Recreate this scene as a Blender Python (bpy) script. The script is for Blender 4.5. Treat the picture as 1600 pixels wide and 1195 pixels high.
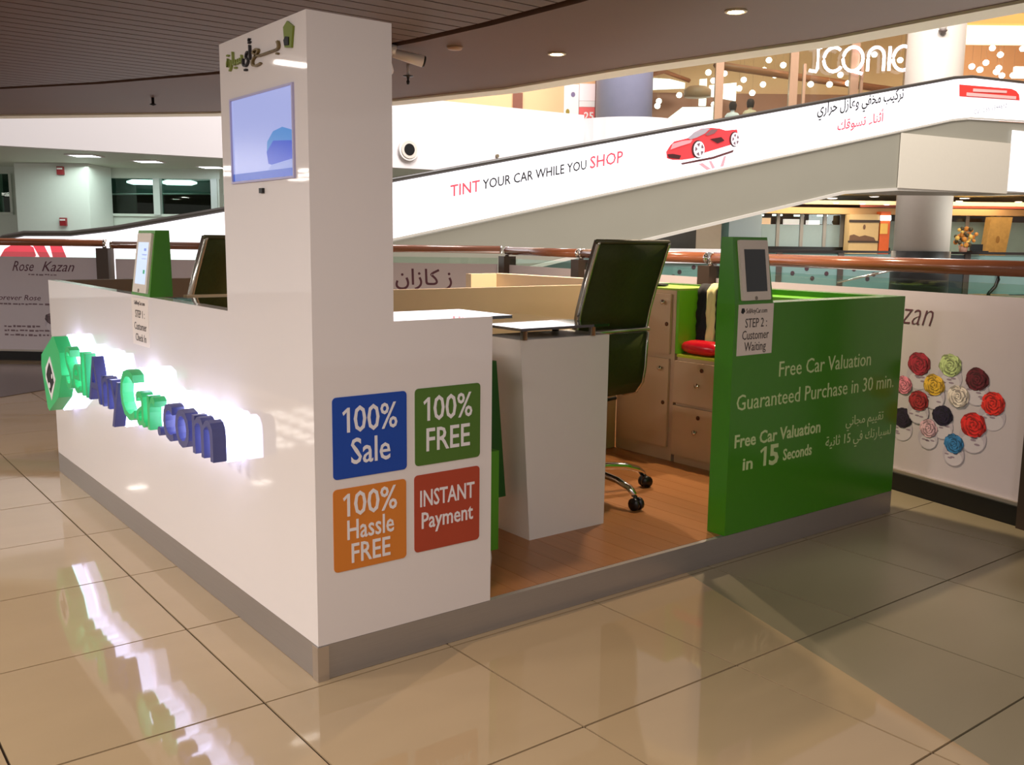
import bpy, bmesh, math, random
from mathutils import Vector, Matrix
random.seed(11)
SC = bpy.context.scene
for o in list(bpy.data.objects):
    bpy.data.objects.remove(o)
COL = SC.collection

# ------------------------------------------------------------------ camera
YAW, PITCH, ROLL, FPX = 0.6599, -0.1484, 0.0115, 1491.97
CAM = Vector((-1.1246, -2.3144, 1.2299))
fw = Vector((math.sin(YAW) * math.cos(PITCH), math.cos(YAW) * math.cos(PITCH), math.sin(PITCH)))
r0 = Vector((math.cos(YAW), -math.sin(YAW), 0)); u0 = r0.cross(fw)
rr = math.cos(ROLL) * r0 + math.sin(ROLL) * u0
uu = -math.sin(ROLL) * r0 + math.cos(ROLL) * u0
cam = bpy.data.cameras.new('camera'); cam.sensor_width = 36; cam.lens = FPX / 1600 * 36
cam.clip_start = 0.02; cam.clip_end = 200
co = bpy.data.objects.new('camera', cam); COL.objects.link(co)
m = Matrix((rr, uu, -fw)).transposed().to_4x4(); m.translation = CAM
co.matrix_world = m
SC.camera = co

# ------------------------------------------------------------------ view, world
SC.view_settings.view_transform = 'Standard'
SC.view_settings.look = 'None'
SC.view_settings.gamma = 1
SC.view_settings.use_curve_mapping = False
SC.view_settings.exposure = 0.3
try:
    SC.cycles.use_denoising = True
    SC.cycles.max_bounces = 8
    SC.cycles.sample_clamp_indirect = 4.0
except Exception:
    pass
W = bpy.data.worlds.new('world'); SC.world = W; W.use_nodes = True
W.node_tree.nodes['Background'].inputs[0].default_value = (1.0, 0.92, 0.87, 1)
W.node_tree.nodes['Background'].inputs[1].default_value = 0.30

FH = Vector((math.sin(YAW), math.cos(YAW), 0)); RH = Vector((math.cos(YAW), -math.sin(YAW), 0))
C0 = Vector((CAM.x, CAM.y, 0))
def G(u, d, z):            # atrium frame: across the void (d) and along the far facade (u)
    p = C0 + RH * u + FH * d
    return Vector((p.x, p.y, z))

def lamp(name, kind, loc, energy, color, size=0.3, target=None, spot=None, size_y=None, blend=0.5, parent=None):
    l = bpy.data.lights.new(name, kind); l.energy = energy; l.color = color
    if kind == 'AREA':
        l.size = size
        if size_y: l.shape = 'RECTANGLE'; l.size_y = size_y
    else:
        l.shadow_soft_size = size
    if kind == 'SPOT':
        l.spot_size = spot; l.spot_blend = blend
    o = bpy.data.objects.new(name, l); COL.objects.link(o); o.location = loc
    d = (Vector(target) - Vector(loc)) if target is not None else Vector((0, 0, -1))
    o.rotation_euler = d.to_track_quat('-Z', 'Y').to_euler()
    return o
CEIL = 2.36
WARM = (1.0, 0.78, 0.55); NEUT = (1.0, 0.94, 0.90); COOL = (0.86, 0.94, 1.0)
# unseen lamps added at ceiling height: key from the left, fill behind the camera
for i, (x, y) in enumerate([(-3.4, -0.6), (-3.4, 1.6), (-3.4, 3.8), (-5.6, -0.6), (-5.6, 1.6), (-5.6, 3.8)]):
    lamp('hall_key_lamp', 'AREA', (x, y, CEIL - 0.03), 70, NEUT, 0.6)
for i, (x, y) in enumerate([(-0.9, -1.5), (0.7, -2.5), (-0.4, -4.0), (-2.4, -3.0)]):
    lamp('hall_fill_lamp', 'AREA', (x, y, CEIL - 0.03), 15, (1.0, 0.91, 0.88), 0.3)
# unseen fill lamps added high over the void, aimed at the far side
lamp('atrium_fill', 'AREA', G(1.5, 13.0, 13.0), 1700, (1.0, 0.96, 0.97), 4.0, target=G(0.5, 20.0, 3.2))
lamp('atrium_fill', 'AREA', G(8.0, 12.0, 13.0), 1700, (1.0, 0.94, 0.88), 4.0, target=G(8.0, 20.0, 2.0))
lamp('atrium_fill', 'AREA', G(-7.0, 9.0, 12.0), 70, (1.0, 0.94, 0.88), 4.0, target=G(-6.0, 16.0, 3.0))
# uplights added in the void, standing in for bounce from the storeys below
lamp('lower_storey_fill', 'AREA', G(1.5, 9.0, -2.0), 170, (1.0, 0.93, 0.84), 4.0, target=G(1.2, 8.0, 5.0))
lamp('lower_storey_fill', 'AREA', G(6.0, 10.5, -2.0), 170, (1.0, 0.90, 0.80), 4.0, target=G(4.0, 10.0, 5.0))
# far shop interiors
lamp('upper_shop_lamp', 'AREA', G(7.0, 26.0, 7.8), 75, (1.0, 0.86, 0.76), 5.0)
lamp('upper_shop_lamp', 'AREA', G(13.0, 26.0, 7.8), 70, (1.0, 0.82, 0.64), 3.0)
lamp('upper_shop_lamp', 'AREA', G(-0.5, 23.6, 7.0), 85, (1.0, 0.88, 0.78), 3.0)
lamp('ground_left_lamp', 'AREA', G(-7.5, 17.6, 2.5), 42, (0.86, 1.0, 0.92), 2.0)
lamp('ground_right_lamp', 'AREA', G(8.0, 25.4, 2.4), 110, (1.0, 0.86, 0.68), 3.0)
lamp('ground_right_lamp', 'AREA', G(12.5, 25.4, 2.4), 110, (1.0, 0.80, 0.55), 2.5)
lamp('far_edge_fill', 'AREA', G(3.5, 21.5, 2.5), 60, (0.95, 1.0, 0.97), 1.5, target=G(3.5, 24.0, 0.5))  # unseen fill lamps added to brighten the far railing panels
lamp('far_edge_fill', 'AREA', G(11.0, 20.4, 2.1), 60, (0.95, 1.0, 0.97), 1.5, target=G(9.5, 24.0, 0.6))

# ------------------------------------------------------------------ materials
def lin(c):
    return tuple(((v / 255) / 12.92 if v <= 10 else ((v / 255 + 0.055) / 1.055) ** 2.4) for v in c)
MATS = {}
def M(name, rgb, rough=0.5, metal=0.0, spec=0.5, emit=0.0, ecol=None, noise=0.06, scale=14.0, coat=0.0, bump=0.0, stretch=None, alpha=None, objrand=0.0):
    if name in MATS: return MATS[name]
    mt = bpy.data.materials.new(name); mt.use_nodes = True
    nt = mt.node_tree; b = nt.nodes['Principled BSDF']
    c = lin(rgb)
    b.inputs['Roughness'].default_value = rough; b.inputs['Metallic'].default_value = metal
    b.inputs['Specular IOR Level'].default_value = spec
    b.inputs['Coat Weight'].default_value = coat; b.inputs['Coat Roughness'].default_value = 0.03
    if noise > 0:
        tc = nt.nodes.new('ShaderNodeTexCoord'); mp = nt.nodes.new('ShaderNodeMapping')
        if stretch: mp.inputs['Scale'].default_value = stretch
        nz = nt.nodes.new('ShaderNodeTexNoise'); nz.inputs['Scale'].default_value = scale
        nz.inputs['Detail'].default_value = 4
        nt.links.new(tc.outputs['Object'], mp.inputs[0]); nt.links.new(mp.outputs[0], nz.inputs['Vector'])
        mx = nt.nodes.new('ShaderNodeMix'); mx.data_type = 'RGBA'
        mx.inputs[6].default_value = (*[v * (1 - noise) for v in c], 1)
        mx.inputs[7].default_value = (*[min(1, v * (1 + noise)) for v in c], 1)
        nt.links.new(nz.outputs['Fac'], mx.inputs[0])
        out = mx.outputs[2]
        if objrand > 0:
            oi = nt.nodes.new('ShaderNodeObjectInfo'); mr = nt.nodes.new('ShaderNodeMapRange')
            mr.inputs[3].default_value = 1 - objrand; mr.inputs[4].default_value = 1 + objrand
            nt.links.new(oi.outputs['Random'], mr.inputs[0])
            vm = nt.nodes.new('ShaderNodeVectorMath'); vm.operation = 'SCALE'
            nt.links.new(out, vm.inputs[0]); nt.links.new(mr.outputs[0], vm.inputs['Scale']); out = vm.outputs[0]
        nt.links.new(out, b.inputs['Base Color'])
        if bump > 0:
            bp = nt.nodes.new('ShaderNodeBump'); bp.inputs['Strength'].default_value = bump; bp.inputs['Distance'].default_value = 0.01
            nt.links.new(nz.outputs['Fac'], bp.inputs['Height']); nt.links.new(bp.outputs[0], b.inputs['Normal'])
    else:
        b.inputs['Base Color'].default_value = (*c, 1)
    if emit > 0:
        b.inputs['Emission Color'].default_value = (*(lin(ecol) if ecol else c), 1)
        b.inputs['Emission Strength'].default_value = emit
    if alpha is not None:
        b.inputs['Alpha'].default_value = alpha
    MATS[name] = mt
    return mt
def glass(name, rgb=(235, 245, 240), rough=0.0, mixf=0.12):
    if name in MATS: return MATS[name]
    mt = bpy.data.materials.new(name); mt.use_nodes = True; nt = mt.node_tree
    nt.nodes.remove(nt.nodes['Principled BSDF'])
    t = nt.nodes.new('ShaderNodeBsdfTransparent'); t.inputs[0].default_value = (*lin(rgb), 1)
    g = nt.nodes.new('ShaderNodeBsdfGlossy'); g.inputs['Roughness'].default_value = rough
    mx = nt.nodes.new('ShaderNodeMixShader'); fr = nt.nodes.new('ShaderNodeFresnel'); fr.inputs[0].default_value = 1.45
    ge = nt.nodes.new('ShaderNodeNewGeometry'); mr = nt.nodes.new('ShaderNodeMapRange')   # same reflectance on both faces of the pane
    mr.inputs[3].default_value = 1.45; mr.inputs[4].default_value = 1 / 1.45
    nt.links.new(ge.outputs['Backfacing'], mr.inputs[0]); nt.links.new(mr.outputs[0], fr.inputs[0])
    nt.links.new(fr.outputs[0], mx.inputs[0]); nt.links.new(t.outputs[0], mx.inputs[1]); nt.links.new(g.outputs[0], mx.inputs[2])
    nt.links.new(mx.outputs[0], nt.nodes['Material Output'].inputs[0])
    MATS[name] = mt
    return mt

white = M('white_laminate', (226, 217, 212), 0.035, spec=0.45, noise=0.015, scale=3)
white_matt = M('white_paint', (222, 214, 206), 0.5, noise=0.02)
green = M('green_gloss_laminate', (62, 132, 20), 0.2, noise=0.05, scale=30)
green_lt = M('bright_green_laminate', (110, 190, 30), 0.4, noise=0.04)
steel = M('brushed_steel', (172, 166, 162), 0.38, metal=0.7, noise=0.08, scale=6, stretch=(1, 1, 60))
steel_lt = M('polished_steel_trim', (200, 190, 180), 0.3, metal=0.8, noise=0.04)
chrome = M('chrome', (225, 222, 220), 0.08, metal=1.0, noise=0.0)
alu = M('satin_aluminium', (190, 186, 176), 0.25, metal=0.9, noise=0.02)
black = M('black_plastic', (14, 13, 13), 0.35, noise=0.1)
black_gl = M('black_gloss', (8, 8, 9), 0.06, noise=0.0, spec=0.7)
dark_glass = M('dark_tinted_glass', (22, 20, 18), 0.02, spec=0.9, noise=0.0, coat=1.0)
beige = M('cream_laminate', (214, 188, 150), 0.4, noise=0.03)
cream = M('warm_white_laminate', (226, 205, 170), 0.35, noise=0.02)
cab = M('cabinet_maple_white', (200, 172, 142), 0.42, noise=0.05, scale=8, stretch=(1, 1, 0.2))
olive = M('olive_green_leather', (56, 62, 24), 0.6, spec=0.2, noise=0.18, scale=60, bump=0.15)
wood_fl = M('laminate_plank', (158, 104, 60), 0.3, noise=0.16, scale=5, stretch=(10, 1, 1), objrand=0.07)
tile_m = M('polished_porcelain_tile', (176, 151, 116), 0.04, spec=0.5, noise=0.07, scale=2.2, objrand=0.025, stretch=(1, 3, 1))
grout = M('tile_grout', (58, 42, 30), 0.8, noise=0.1)
rail_m = M('varnished_copper_wood', (142, 84, 56), 0.22, noise=0.14, scale=8, stretch=(0.3, 0.3, 4), coat=0.5)
poster_m = M('poster_lilac_white', (200, 188, 192), 0.5, noise=0.02)
dk_post = M('dark_bronze_post', (72, 58, 48), 0.4, metal=0.4, noise=0.08)
slat_m = M('ceiling_slat_brown', (104, 80, 68), 0.5, noise=0.08, scale=5)
band_m = M('ceiling_band_panel', (106, 76, 58), 0.55, noise=0.06, scale=3)
groove_m = M('ceiling_groove_dark', (26, 14, 10), 0.8, noise=0.1)
lip_m = M('ceiling_lip_pale', (236, 226, 204), 0.5, noise=0.03)
ink = M('print_dark', (36, 28, 30), 0.6, noise=0.0)
ink_red = M('print_red', (205, 40, 45), 0.6, noise=0.0)
bl_red = M('backlit_print_red', (225, 70, 84), 0.6, emit=0.45, ecol=(235, 80, 96), noise=0.0)
ink_purple = M('print_plum', (92, 48, 62), 0.6, noise=0.0)
ink_white = M('print_white', (228, 222, 222), 0.5, noise=0.0)
ink_pale_green = M('print_pale_green', (176, 200, 120), 0.5, noise=0.0)
ink_black = M('print_black', (20, 20, 20), 0.6, noise=0.0)
lit_white = M('backlit_white_panel', (245, 243, 250), 0.4, emit=0.95, ecol=(250, 247, 255), noise=0.0)

# ------------------------------------------------------------------ mesh helpers
def wloc(o):
    v = Vector((0, 0, 0))
    while o is not None:
        v += Vector(o.location); o = o.parent
    return v
def props(o, label=None, cat=None, group=None, kind=None):
    if label: o['label'] = label
    if cat: o['category'] = cat
    if group: o['group'] = group
    if kind: o['kind'] = kind
    return o
def thing(name, label, cat, loc=(0, 0, 0), group=None):
    o = bpy.data.objects.new(name, None); COL.objects.link(o); o.location = loc
    o.empty_display_size = 0.1
    return props(o, label, cat, group)

class MB:
    def __init__(s, f=None): s.v = []; s.f = []; s.mi = []; s.fn = f; s.cur = 0; s.sm = []; s.smooth = False
    def add(s, pts, faces):
        n = len(s.v)
        for p in pts:
            p = Vector(p)
            s.v.append(s.fn(*p) if s.fn else p)
        for f in faces:
            s.f.append([n + i for i in f]); s.mi.append(s.cur); s.sm.append(s.smooth)
        return s
    def box(s, x0, x1, y0, y1, z0, z1):
        return s.add([(x0, y0, z0), (x1, y0, z0), (x1, y1, z0), (x0, y1, z0), (x0, y0, z1), (x1, y0, z1), (x1, y1, z1), (x0, y1, z1)],
                     [(0, 3, 2, 1), (4, 5, 6, 7), (0, 1, 5, 4), (1, 2, 6, 5), (2, 3, 7, 6), (3, 0, 4, 7)])
    def hexa(s, bot, top):      # 4 bottom pts, 4 top pts, same winding (ccw from above)
        return s.add(list(bot) + list(top), [(0, 3, 2, 1), (4, 5, 6, 7), (0, 1, 5, 4), (1, 2, 6, 5), (2, 3, 7, 6), (3, 0, 4, 7)])
    def loft(s, rings, closed=True, caps=True):
        n = len(rings[0]); pts = [p for r in rings for p in r]; fs = []
        for i in range(len(rings) - 1):
            for j in range(n if closed else n - 1):
                k = (j + 1) % n
                fs.append((i * n + j, i * n + k, (i + 1) * n + k, (i + 1) * n + j))
        if caps and closed:
            fs.append(tuple(range(n - 1, -1, -1))); fs.append(tuple((len(rings) - 1) * n + j for j in range(n)))
        return s.add(pts, fs)
    def prism(s, poly, z0, z1):
        return s.loft([[(p[0], p[1], z0) for p in poly], [(p[0], p[1], z1) for p in poly]])
    def lathe(s, c, prof, n=16):
        old = s.smooth; s.smooth = True
        s.loft([[(c[0] + r * math.cos(2 * math.pi * j / n), c[1] + r * math.sin(2 * math.pi * j / n), c[2] + z) for j in range(n)] for r, z in prof])
        s.smooth = old; return s
    def tube(s, path, r, n=8, flat=1.0):
        old = s.smooth; s.smooth = True
        P = [Vector(p) for p in path]; rings = []; up = Vector((0, 0, 1))
        for i, p in enumerate(P):
            t = (P[min(i + 1, len(P) - 1)] - P[max(i - 1, 0)]).normalized()
            a = t.cross(up)
            if a.length < 1e-3: a = t.cross(Vector((1, 0, 0)))
            a.normalize(); b = a.cross(t)
            rad = r[i] if isinstance(r, (list, tuple)) else r
            rings.append([p + (a * math.cos(2 * math.pi * j / n) + b * math.sin(2 * math.pi * j / n) * flat) * rad for j in range(n)])
        s.loft(rings); s.smooth = old; return s
    def sheet(s, prof, x0, x1, t):  # profile in (y,z), extruded along x, thickness t
        n = len(prof); up = []; dn = []
        for i, p in enumerate(prof):
            a = Vector(prof[max(i - 1, 0)]); b = Vector(prof[min(i + 1, n - 1)]); d = (b - a).normalized(); nn = Vector((-d.y, d.x))
            up.append((p[0] + nn.x * t / 2, p[1] + nn.y * t / 2)); dn.append((p[0] - nn.x * t / 2, p[1] - nn.y * t / 2))
        loop = up + dn[::-1]
        old = s.smooth; s.smooth = True
        s.loft([[(x0, a, b) for a, b in loop], [(x1, a, b) for a, b in loop]]); s.smooth = old; return s
    def build(s, name, mat, parent=None, **kw):
        me = bpy.data.meshes.new(name)
        off = wloc(parent) if parent is not None else Vector((0, 0, 0))
        me.from_pydata([tuple(v - off) for v in s.v], [], s.f)
        bm = bmesh.new(); bm.from_mesh(me); bmesh.ops.recalc_face_normals(bm, faces=bm.faces); bm.to_mesh(me); bm.free()
        for m_ in (mat if isinstance(mat, (list, tuple)) else [mat]): me.materials.append(m_)
        for i, p in enumerate(me.polygons):
            p.material_index = s.mi[i]; p.use_smooth = s.sm[i]
        o = bpy.data.objects.new(name, me); COL.objects.link(o)
        if parent is not None: o.parent = parent
        return props(o, **kw)
def box(name, mat, x0, x1, y0, y1, z0, z1, parent=None, f=None, **kw):
    return MB(f).box(x0, x1, y0, y1, z0, z1).build(name, mat, parent, **kw)
def structure(o): o['kind'] = 'structure'; return o
def dup(o, name=None):
    c = o.copy(); COL.objects.link(c); return c
def dup_tree(o, loc, rz, label=None):
    r = o.copy(); COL.objects.link(r); r.location = loc; r.rotation_euler = (0, 0, rz)
    if label: r['label'] = label
    for ch in list(o.children):
        c = ch.copy(); COL.objects.link(c); c.parent = r
        for g in ch.children:
            d = g.copy(); COL.objects.link(d); d.parent = c
    return r

# Arabic shaping with presentation forms (isolated, final, initial, medial)
AR = {'ا': (0xFE8D, 0xFE8E, 0, 0), 'أ': (0xFE83, 0xFE84, 0, 0), 'ب': (0xFE8F, 0xFE90, 0xFE91, 0xFE92), 'ة': (0xFE93, 0xFE94, 0, 0),
      'ت': (0xFE95, 0xFE96, 0xFE97, 0xFE98), 'ث': (0xFE99, 0xFE9A, 0xFE9B, 0xFE9C), 'ج': (0xFE9D, 0xFE9E, 0xFE9F, 0xFEA0),
      'ح': (0xFEA1, 0xFEA2, 0xFEA3, 0xFEA4), 'خ': (0xFEA5, 0xFEA6, 0xFEA7, 0xFEA8), 'ر': (0xFEAD, 0xFEAE, 0, 0), 'ز': (0xFEAF, 0xFEB0, 0, 0),
      'س': (0xFEB1, 0xFEB2, 0xFEB3, 0xFEB4), 'ع': (0xFEC9, 0xFECA, 0xFECB, 0xFECC), 'ف': (0xFED1, 0xFED2, 0xFED3, 0xFED4),
      'ق': (0xFED5, 0xFED6, 0xFED7, 0xFED8), 'ك': (0xFED9, 0xFEDA, 0xFEDB, 0xFEDC), 'ل': (0xFEDD, 0xFEDE, 0xFEDF, 0xFEE0),
      'م': (0xFEE1, 0xFEE2, 0xFEE3, 0xFEE4), 'ن': (0xFEE5, 0xFEE6, 0xFEE7, 0xFEE8), 'و': (0xFEED, 0xFEEE, 0, 0),
      'ي': (0xFEF1, 0xFEF2, 0xFEF3, 0xFEF4), 'ء': (0xFE80, 0xFE80, 0, 0)}
def arabic(s):
    out = []
    for i, ch in enumerate(s):
        if ch == 'ـ': out.append(ch); continue
        if ch not in AR: out.append(ch); continue
        p = s[i - 1] if i else ' '; nx = s[i + 1] if i + 1 < len(s) else ' '
        pj = p == 'ـ' or (p in AR and AR[p][2] != 0); nj = nx == 'ـ' or (nx in AR and nx != 'ء')
        iso, fin, ini, med = AR[ch]
        if pj and nj and med: c = med
        elif pj: c = fin
        elif nj and ini: c = ini
        else: c = iso
        out.append(chr(c))
    # reverse to visual order, keeping digit runs
    res = []; num = []
    for c in reversed(out):
        if c.isdigit(): num.insert(0, c)
        else:
            res += num; num = []; res.append(c)
    return ''.join(res + num)
def text_data(body, h, bold=0.0, shear=0.0, ext=0.0, res=2, spacing=1.0):
    c = bpy.data.curves.new('t', 'FONT'); c.body = body; c.size = h; c.offset = bold; c.shear = shear; c.extrude = ext
    c.resolution_u = res; c.space_character = spacing; c.fill_mode = 'BOTH'
    o = bpy.data.objects.new('t', c); COL.objects.link(o)
    bpy.context.view_layer.update()
    me = bpy.data.meshes.new_from_object(o.evaluated_get(bpy.context.evaluated_depsgraph_get()))
    bpy.data.objects.remove(o); bpy.data.curves.remove(c)
    vs = [v.co.copy() for v in me.vertices]; fs = [list(p.vertices) for p in me.polygons]
    bpy.data.meshes.remove(me)
    return vs, fs
def text(body, h, pos, xd, ud, mat, parent, align='L', w=None, bold=0.0, shear=0.0, ext=0.0006, name='lettering', spacing=1.0, hfit=None):
    vs, fs = text_data(body, h, bold, shear, ext, spacing=spacing)
    x0 = min(v.x for v in vs); x1 = max(v.x for v in vs); sx = (w / (x1 - x0)) if w else 1.0
    sy = 1.0
    if hfit: sy = hfit / (max(v.y for v in vs) - min(v.y for v in vs))
    off = {'L': x0, 'C': (x0 + x1) / 2, 'R': x1}[align]
    xd = Vector(xd).normalized(); ud = Vector(ud).normalized(); nd = xd.cross(ud); pos = Vector(pos)
    mb = MB(); mb.v = [pos + xd * ((v.x - off) * sx) + ud * (v.y * sy) + nd * (v.z + ext) for v in vs]
    mb.f = fs; mb.mi = [0] * len(fs); mb.sm = [False] * len(fs)
    return mb.build(name, mat, parent)
def one(x, z, h, y, mat, parent, st=0.13):   # the figure 1 with its flag, drawn on a wall facing -Y
    w = h * st
    return MB().loft([[(x + a, y, z + b) for a, b in ((w * 0.2, 0), (w * 1.2, 0), (w * 1.2, h), (w * 0.45, h), (-w * 1.3, h * 0.82), (-w * 0.95, h * 0.70), (w * 0.2, h * 0.84))], [(x + a, y - 0.0012, z + b) for a, b in ((w * 0.2, 0), (w * 1.2, 0), (w * 1.2, h), (w * 0.45, h), (-w * 1.3, h * 0.82), (-w * 0.95, h * 0.70), (w * 0.2, h * 0.84))]]).build('lettering', mat, parent)
def plate(name, mat, poly2, origin, xd, ud, t, parent, **kw):   # flat polygon (x,u) with thickness along normal
    xd = Vector(xd).normalized(); ud = Vector(ud).normalized(); nd = xd.cross(ud); o = Vector(origin)
    a = [o + xd * p[0] + ud * p[1] for p in poly2]
    return MB().loft([a, [p + nd * t for p in a]]).build(name, mat, parent, **kw)
def rrect(x0, x1, y0, y1, r, n=4):
    pts = []
    for cx, cy, a0 in ((x1 - r, y1 - r, 0), (x0 + r, y1 - r, 90), (x0 + r, y0 + r, 180), (x1 - r, y0 + r, 270)):
        for i in range(n + 1):
            a = math.radians(a0 + 90 * i / n); pts.append((cx + r * math.cos(a), cy + r * math.sin(a)))
    return pts
def disc(cx, cy, rx, ry, n=16, a0=0):
    return [(cx + rx * math.cos(a0 + 2 * math.pi * i / n), cy + ry * math.sin(a0 + 2 * math.pi * i / n)) for i in range(n)]
X, Y, Z = Vector((1, 0, 0)), Vector((0, 1, 0)), Vector((0, 0, 1))
NX, NY = -X, -Y

# =================================================================== SETTING
PIT = 0.602
fl = structure(MB().prism([(-9, -6), (4.6, -6), (4.6, 5.0), (0.5, 9.0), (-2.0, 11.2), (-2.0, 18), (-9, 18)], -0.12, -0.006).build('floor', grout))
tme = None; tme2 = None
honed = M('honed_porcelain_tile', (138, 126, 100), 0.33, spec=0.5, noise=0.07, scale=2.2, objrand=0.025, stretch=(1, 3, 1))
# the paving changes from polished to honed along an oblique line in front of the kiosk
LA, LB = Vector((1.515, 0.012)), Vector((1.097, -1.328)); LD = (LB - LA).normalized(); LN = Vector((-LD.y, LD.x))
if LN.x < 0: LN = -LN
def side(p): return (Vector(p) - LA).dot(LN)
def clip(poly, sg):
    out = []
    for a, b in zip(poly, poly[1:] + poly[:1]):
        da, db = side(a) * sg, side(b) * sg
        if da >= 0: out.append(a)
        if (da > 0 > db) or (da < 0 < db):
            t = da / (da - db); out.append((a[0] + (b[0] - a[0]) * t, a[1] + (b[1] - a[1]) * t))
    return out
for i in range(-3, 7):
    for j in range(-4, 16):
        x0 = -0.171 + i * PIT; y0 = -0.025 + j * PIT
        if x0 > 0.05 and x0 + PIT < 2.85 and y0 > 0.05 and y0 + PIT < 2.95: continue
        cx = x0 + PIT / 2; cy = y0 + PIT / 2
        if 0.98 * cx - 0.201 * cy > 3.35: continue
        if 0.67 * cx + 0.743 * cy > 6.9: continue
        hh = PIT / 2 - 0.0032; quad = [(cx - hh, cy - hh), (cx + hh, cy - hh), (cx + hh, cy + hh), (cx - hh, cy + hh)]
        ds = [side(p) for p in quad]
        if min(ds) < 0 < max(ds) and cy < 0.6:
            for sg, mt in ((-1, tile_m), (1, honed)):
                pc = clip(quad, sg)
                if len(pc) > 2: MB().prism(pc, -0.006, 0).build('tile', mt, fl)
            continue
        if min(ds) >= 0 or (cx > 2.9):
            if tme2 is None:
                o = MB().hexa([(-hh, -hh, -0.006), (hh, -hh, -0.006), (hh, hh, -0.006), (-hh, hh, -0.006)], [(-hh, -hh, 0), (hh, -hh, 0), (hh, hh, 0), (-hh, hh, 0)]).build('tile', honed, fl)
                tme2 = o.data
            else:
                o = bpy.data.objects.new('tile', tme2); COL.objects.link(o); o.parent = fl
        elif tme is None:
            h = PIT / 2 - 0.0032
            o = MB().hexa([(-h, -h, -0.006), (h, -h, -0.006), (h, h, -0.006), (-h, h, -0.006)], [(-h, -h, 0), (h, -h, 0), (h, h, 0), (-h, h, 0)]).build('tile', tile_m, fl)
            tme = o.data
        else:
            o = bpy.data.objects.new('tile', tme); COL.objects.link(o); o.parent = fl
        o.location = (cx, cy, random.uniform(-0.0003, 0.0003))
mos = M('dark_mosaic_inlay', (96, 82, 76), 0.25, noise=0.85, scale=26, stretch=(1, 1.6, 1))
MB().prism([(-1.3, 4.9), (-0.6, 5.35), (0.2, 5.72), (0.58, 5.94), (1.2, 6.3), (1.5, 6.8), (1.2, 7.4), (0.85, 7.55), (0.4, 7.95), (-1.5, 7.9)], 0.0006, 0.004).build('mosaic_inlay', mos, fl)

# ceiling over the hall
cl = structure(MB().prism([(-7, -6), (3.3, -6), (3.6, -1.6), (3.66, -0.05), (3.70, 1.01), (3.51, 2.33), (3.43, 3.6), (3.1, 4.81), (2.3, 6.53), (0.76, 8.22), (-1.0, 9.6), (-2.0, 10.8), (-2.0, 18), (-9, 18), (-9, -6)], CEIL + 0.03, CEIL + 0.16).build('ceiling', groove_m))
GRV = [(1.6, -6), (1.85, -1.5), (1.97, 0.2), (2.017, 1.272), (1.99, 1.95), (1.927, 2.555), (1.75, 3.5), (1.464, 4.41), (0.95, 5.45), (0.424, 6.26), (-0.4, 7.3), (-2.2, 9.2)]
EDG = [(3.2, -6), (3.62, -1.6), (3.66, -0.05), (3.70, 1.01), (3.51, 2.33), (3.43, 3.6), (3.1, 4.81), (2.3, 6.53), (0.76, 8.22), (-1.0, 9.6)]
def lerp_y(poly, y):
    for a, b in zip(poly, poly[1:]):
        if a[1] <= y <= b[1]: return a[0] + (b[0] - a[0]) * (y - a[1]) / (b[1] - a[1])
    return poly[-1][0]
def offs(poly, d):
    out = []
    for i, p in enumerate(poly):
        a = Vector(poly[max(i - 1, 0)]); b = Vector(poly[min(i + 1, len(poly) - 1)]); t = (b - a).normalized()
        out.append((p[0] - t.y * -d, p[1] + t.x * -d))
    return out
MB().prism(offs(GRV, 0.035) + EDG[::-1], CEIL - 0.005, CEIL + 0.035).build('border_panel', band_m, cl)
MB().prism(offs(EDG, 0.10) + offs(EDG, -0.09)[::-1], CEIL - 0.02, CEIL + 0.16).build('edge_trim', lip_m, cl)
sp = 0.125; y = -3.0
while y < 8.4:
    xa, xb = lerp_y(GRV, y) - 0.03, lerp_y(GRV, y + sp - 0.012) - 0.03
    MB().hexa([(-5, y, CEIL), (xa, y, CEIL), (xb, y + sp - 0.012, CEIL), (-5, y + sp - 0.012, CEIL)],
              [(-5, y, CEIL + 0.03), (xa, y, CEIL + 0.03), (xb, y + sp - 0.012, CEIL + 0.03), (-5, y + sp - 0.012, CEIL + 0.03)]).build('slat', slat_m, cl)
    y += sp

# =================================================================== KIOSK
K = 0.103; H = 1.0; L = 2.8985; D = 3.0063
pl = thing('kiosk_platform', 'low brushed steel plinth with wood laminate deck under the whole kiosk', 'platform', (L / 2, D / 2, 0))
box('base', black, 0.02, L - 0.02, 0.02, D - 0.02, 0.0, 0.088, pl)
box('skirting', steel, 0.0, L, 0.0, 0.02, 0.001, K - 0.001, pl)
box('skirting', steel, 0.0, 0.02, 0.02, D, 0.001, K - 0.001, pl)
box('skirting', steel, L - 0.02, L, 0.02, D, 0.001, K - 0.001, pl)
box('skirting', steel, 0.02, L - 0.02, D - 0.02, D, 0.001, K - 0.001, pl)
MB().box(-0.004, 0.0, -0.004, 0.03, 0.0, K - 0.002).box(0.0, 0.03, -0.004, 0.0, 0.0, K - 0.002).build('corner_trim', steel_lt, pl)
pw = 0.0985; x = 0.02; pm = None
while x + pw < L - 0.01:
    ya = 0.02
    cuts = [random.uniform(0.7, 1.25), random.uniform(1.8, 2.3), D - 0.02]
    for c_ in cuts:
        box('plank', wood_fl, x, x + pw - 0.0015, ya, c_ - 0.0015, 0.088, K, pl); ya = c_
    x += pw

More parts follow.
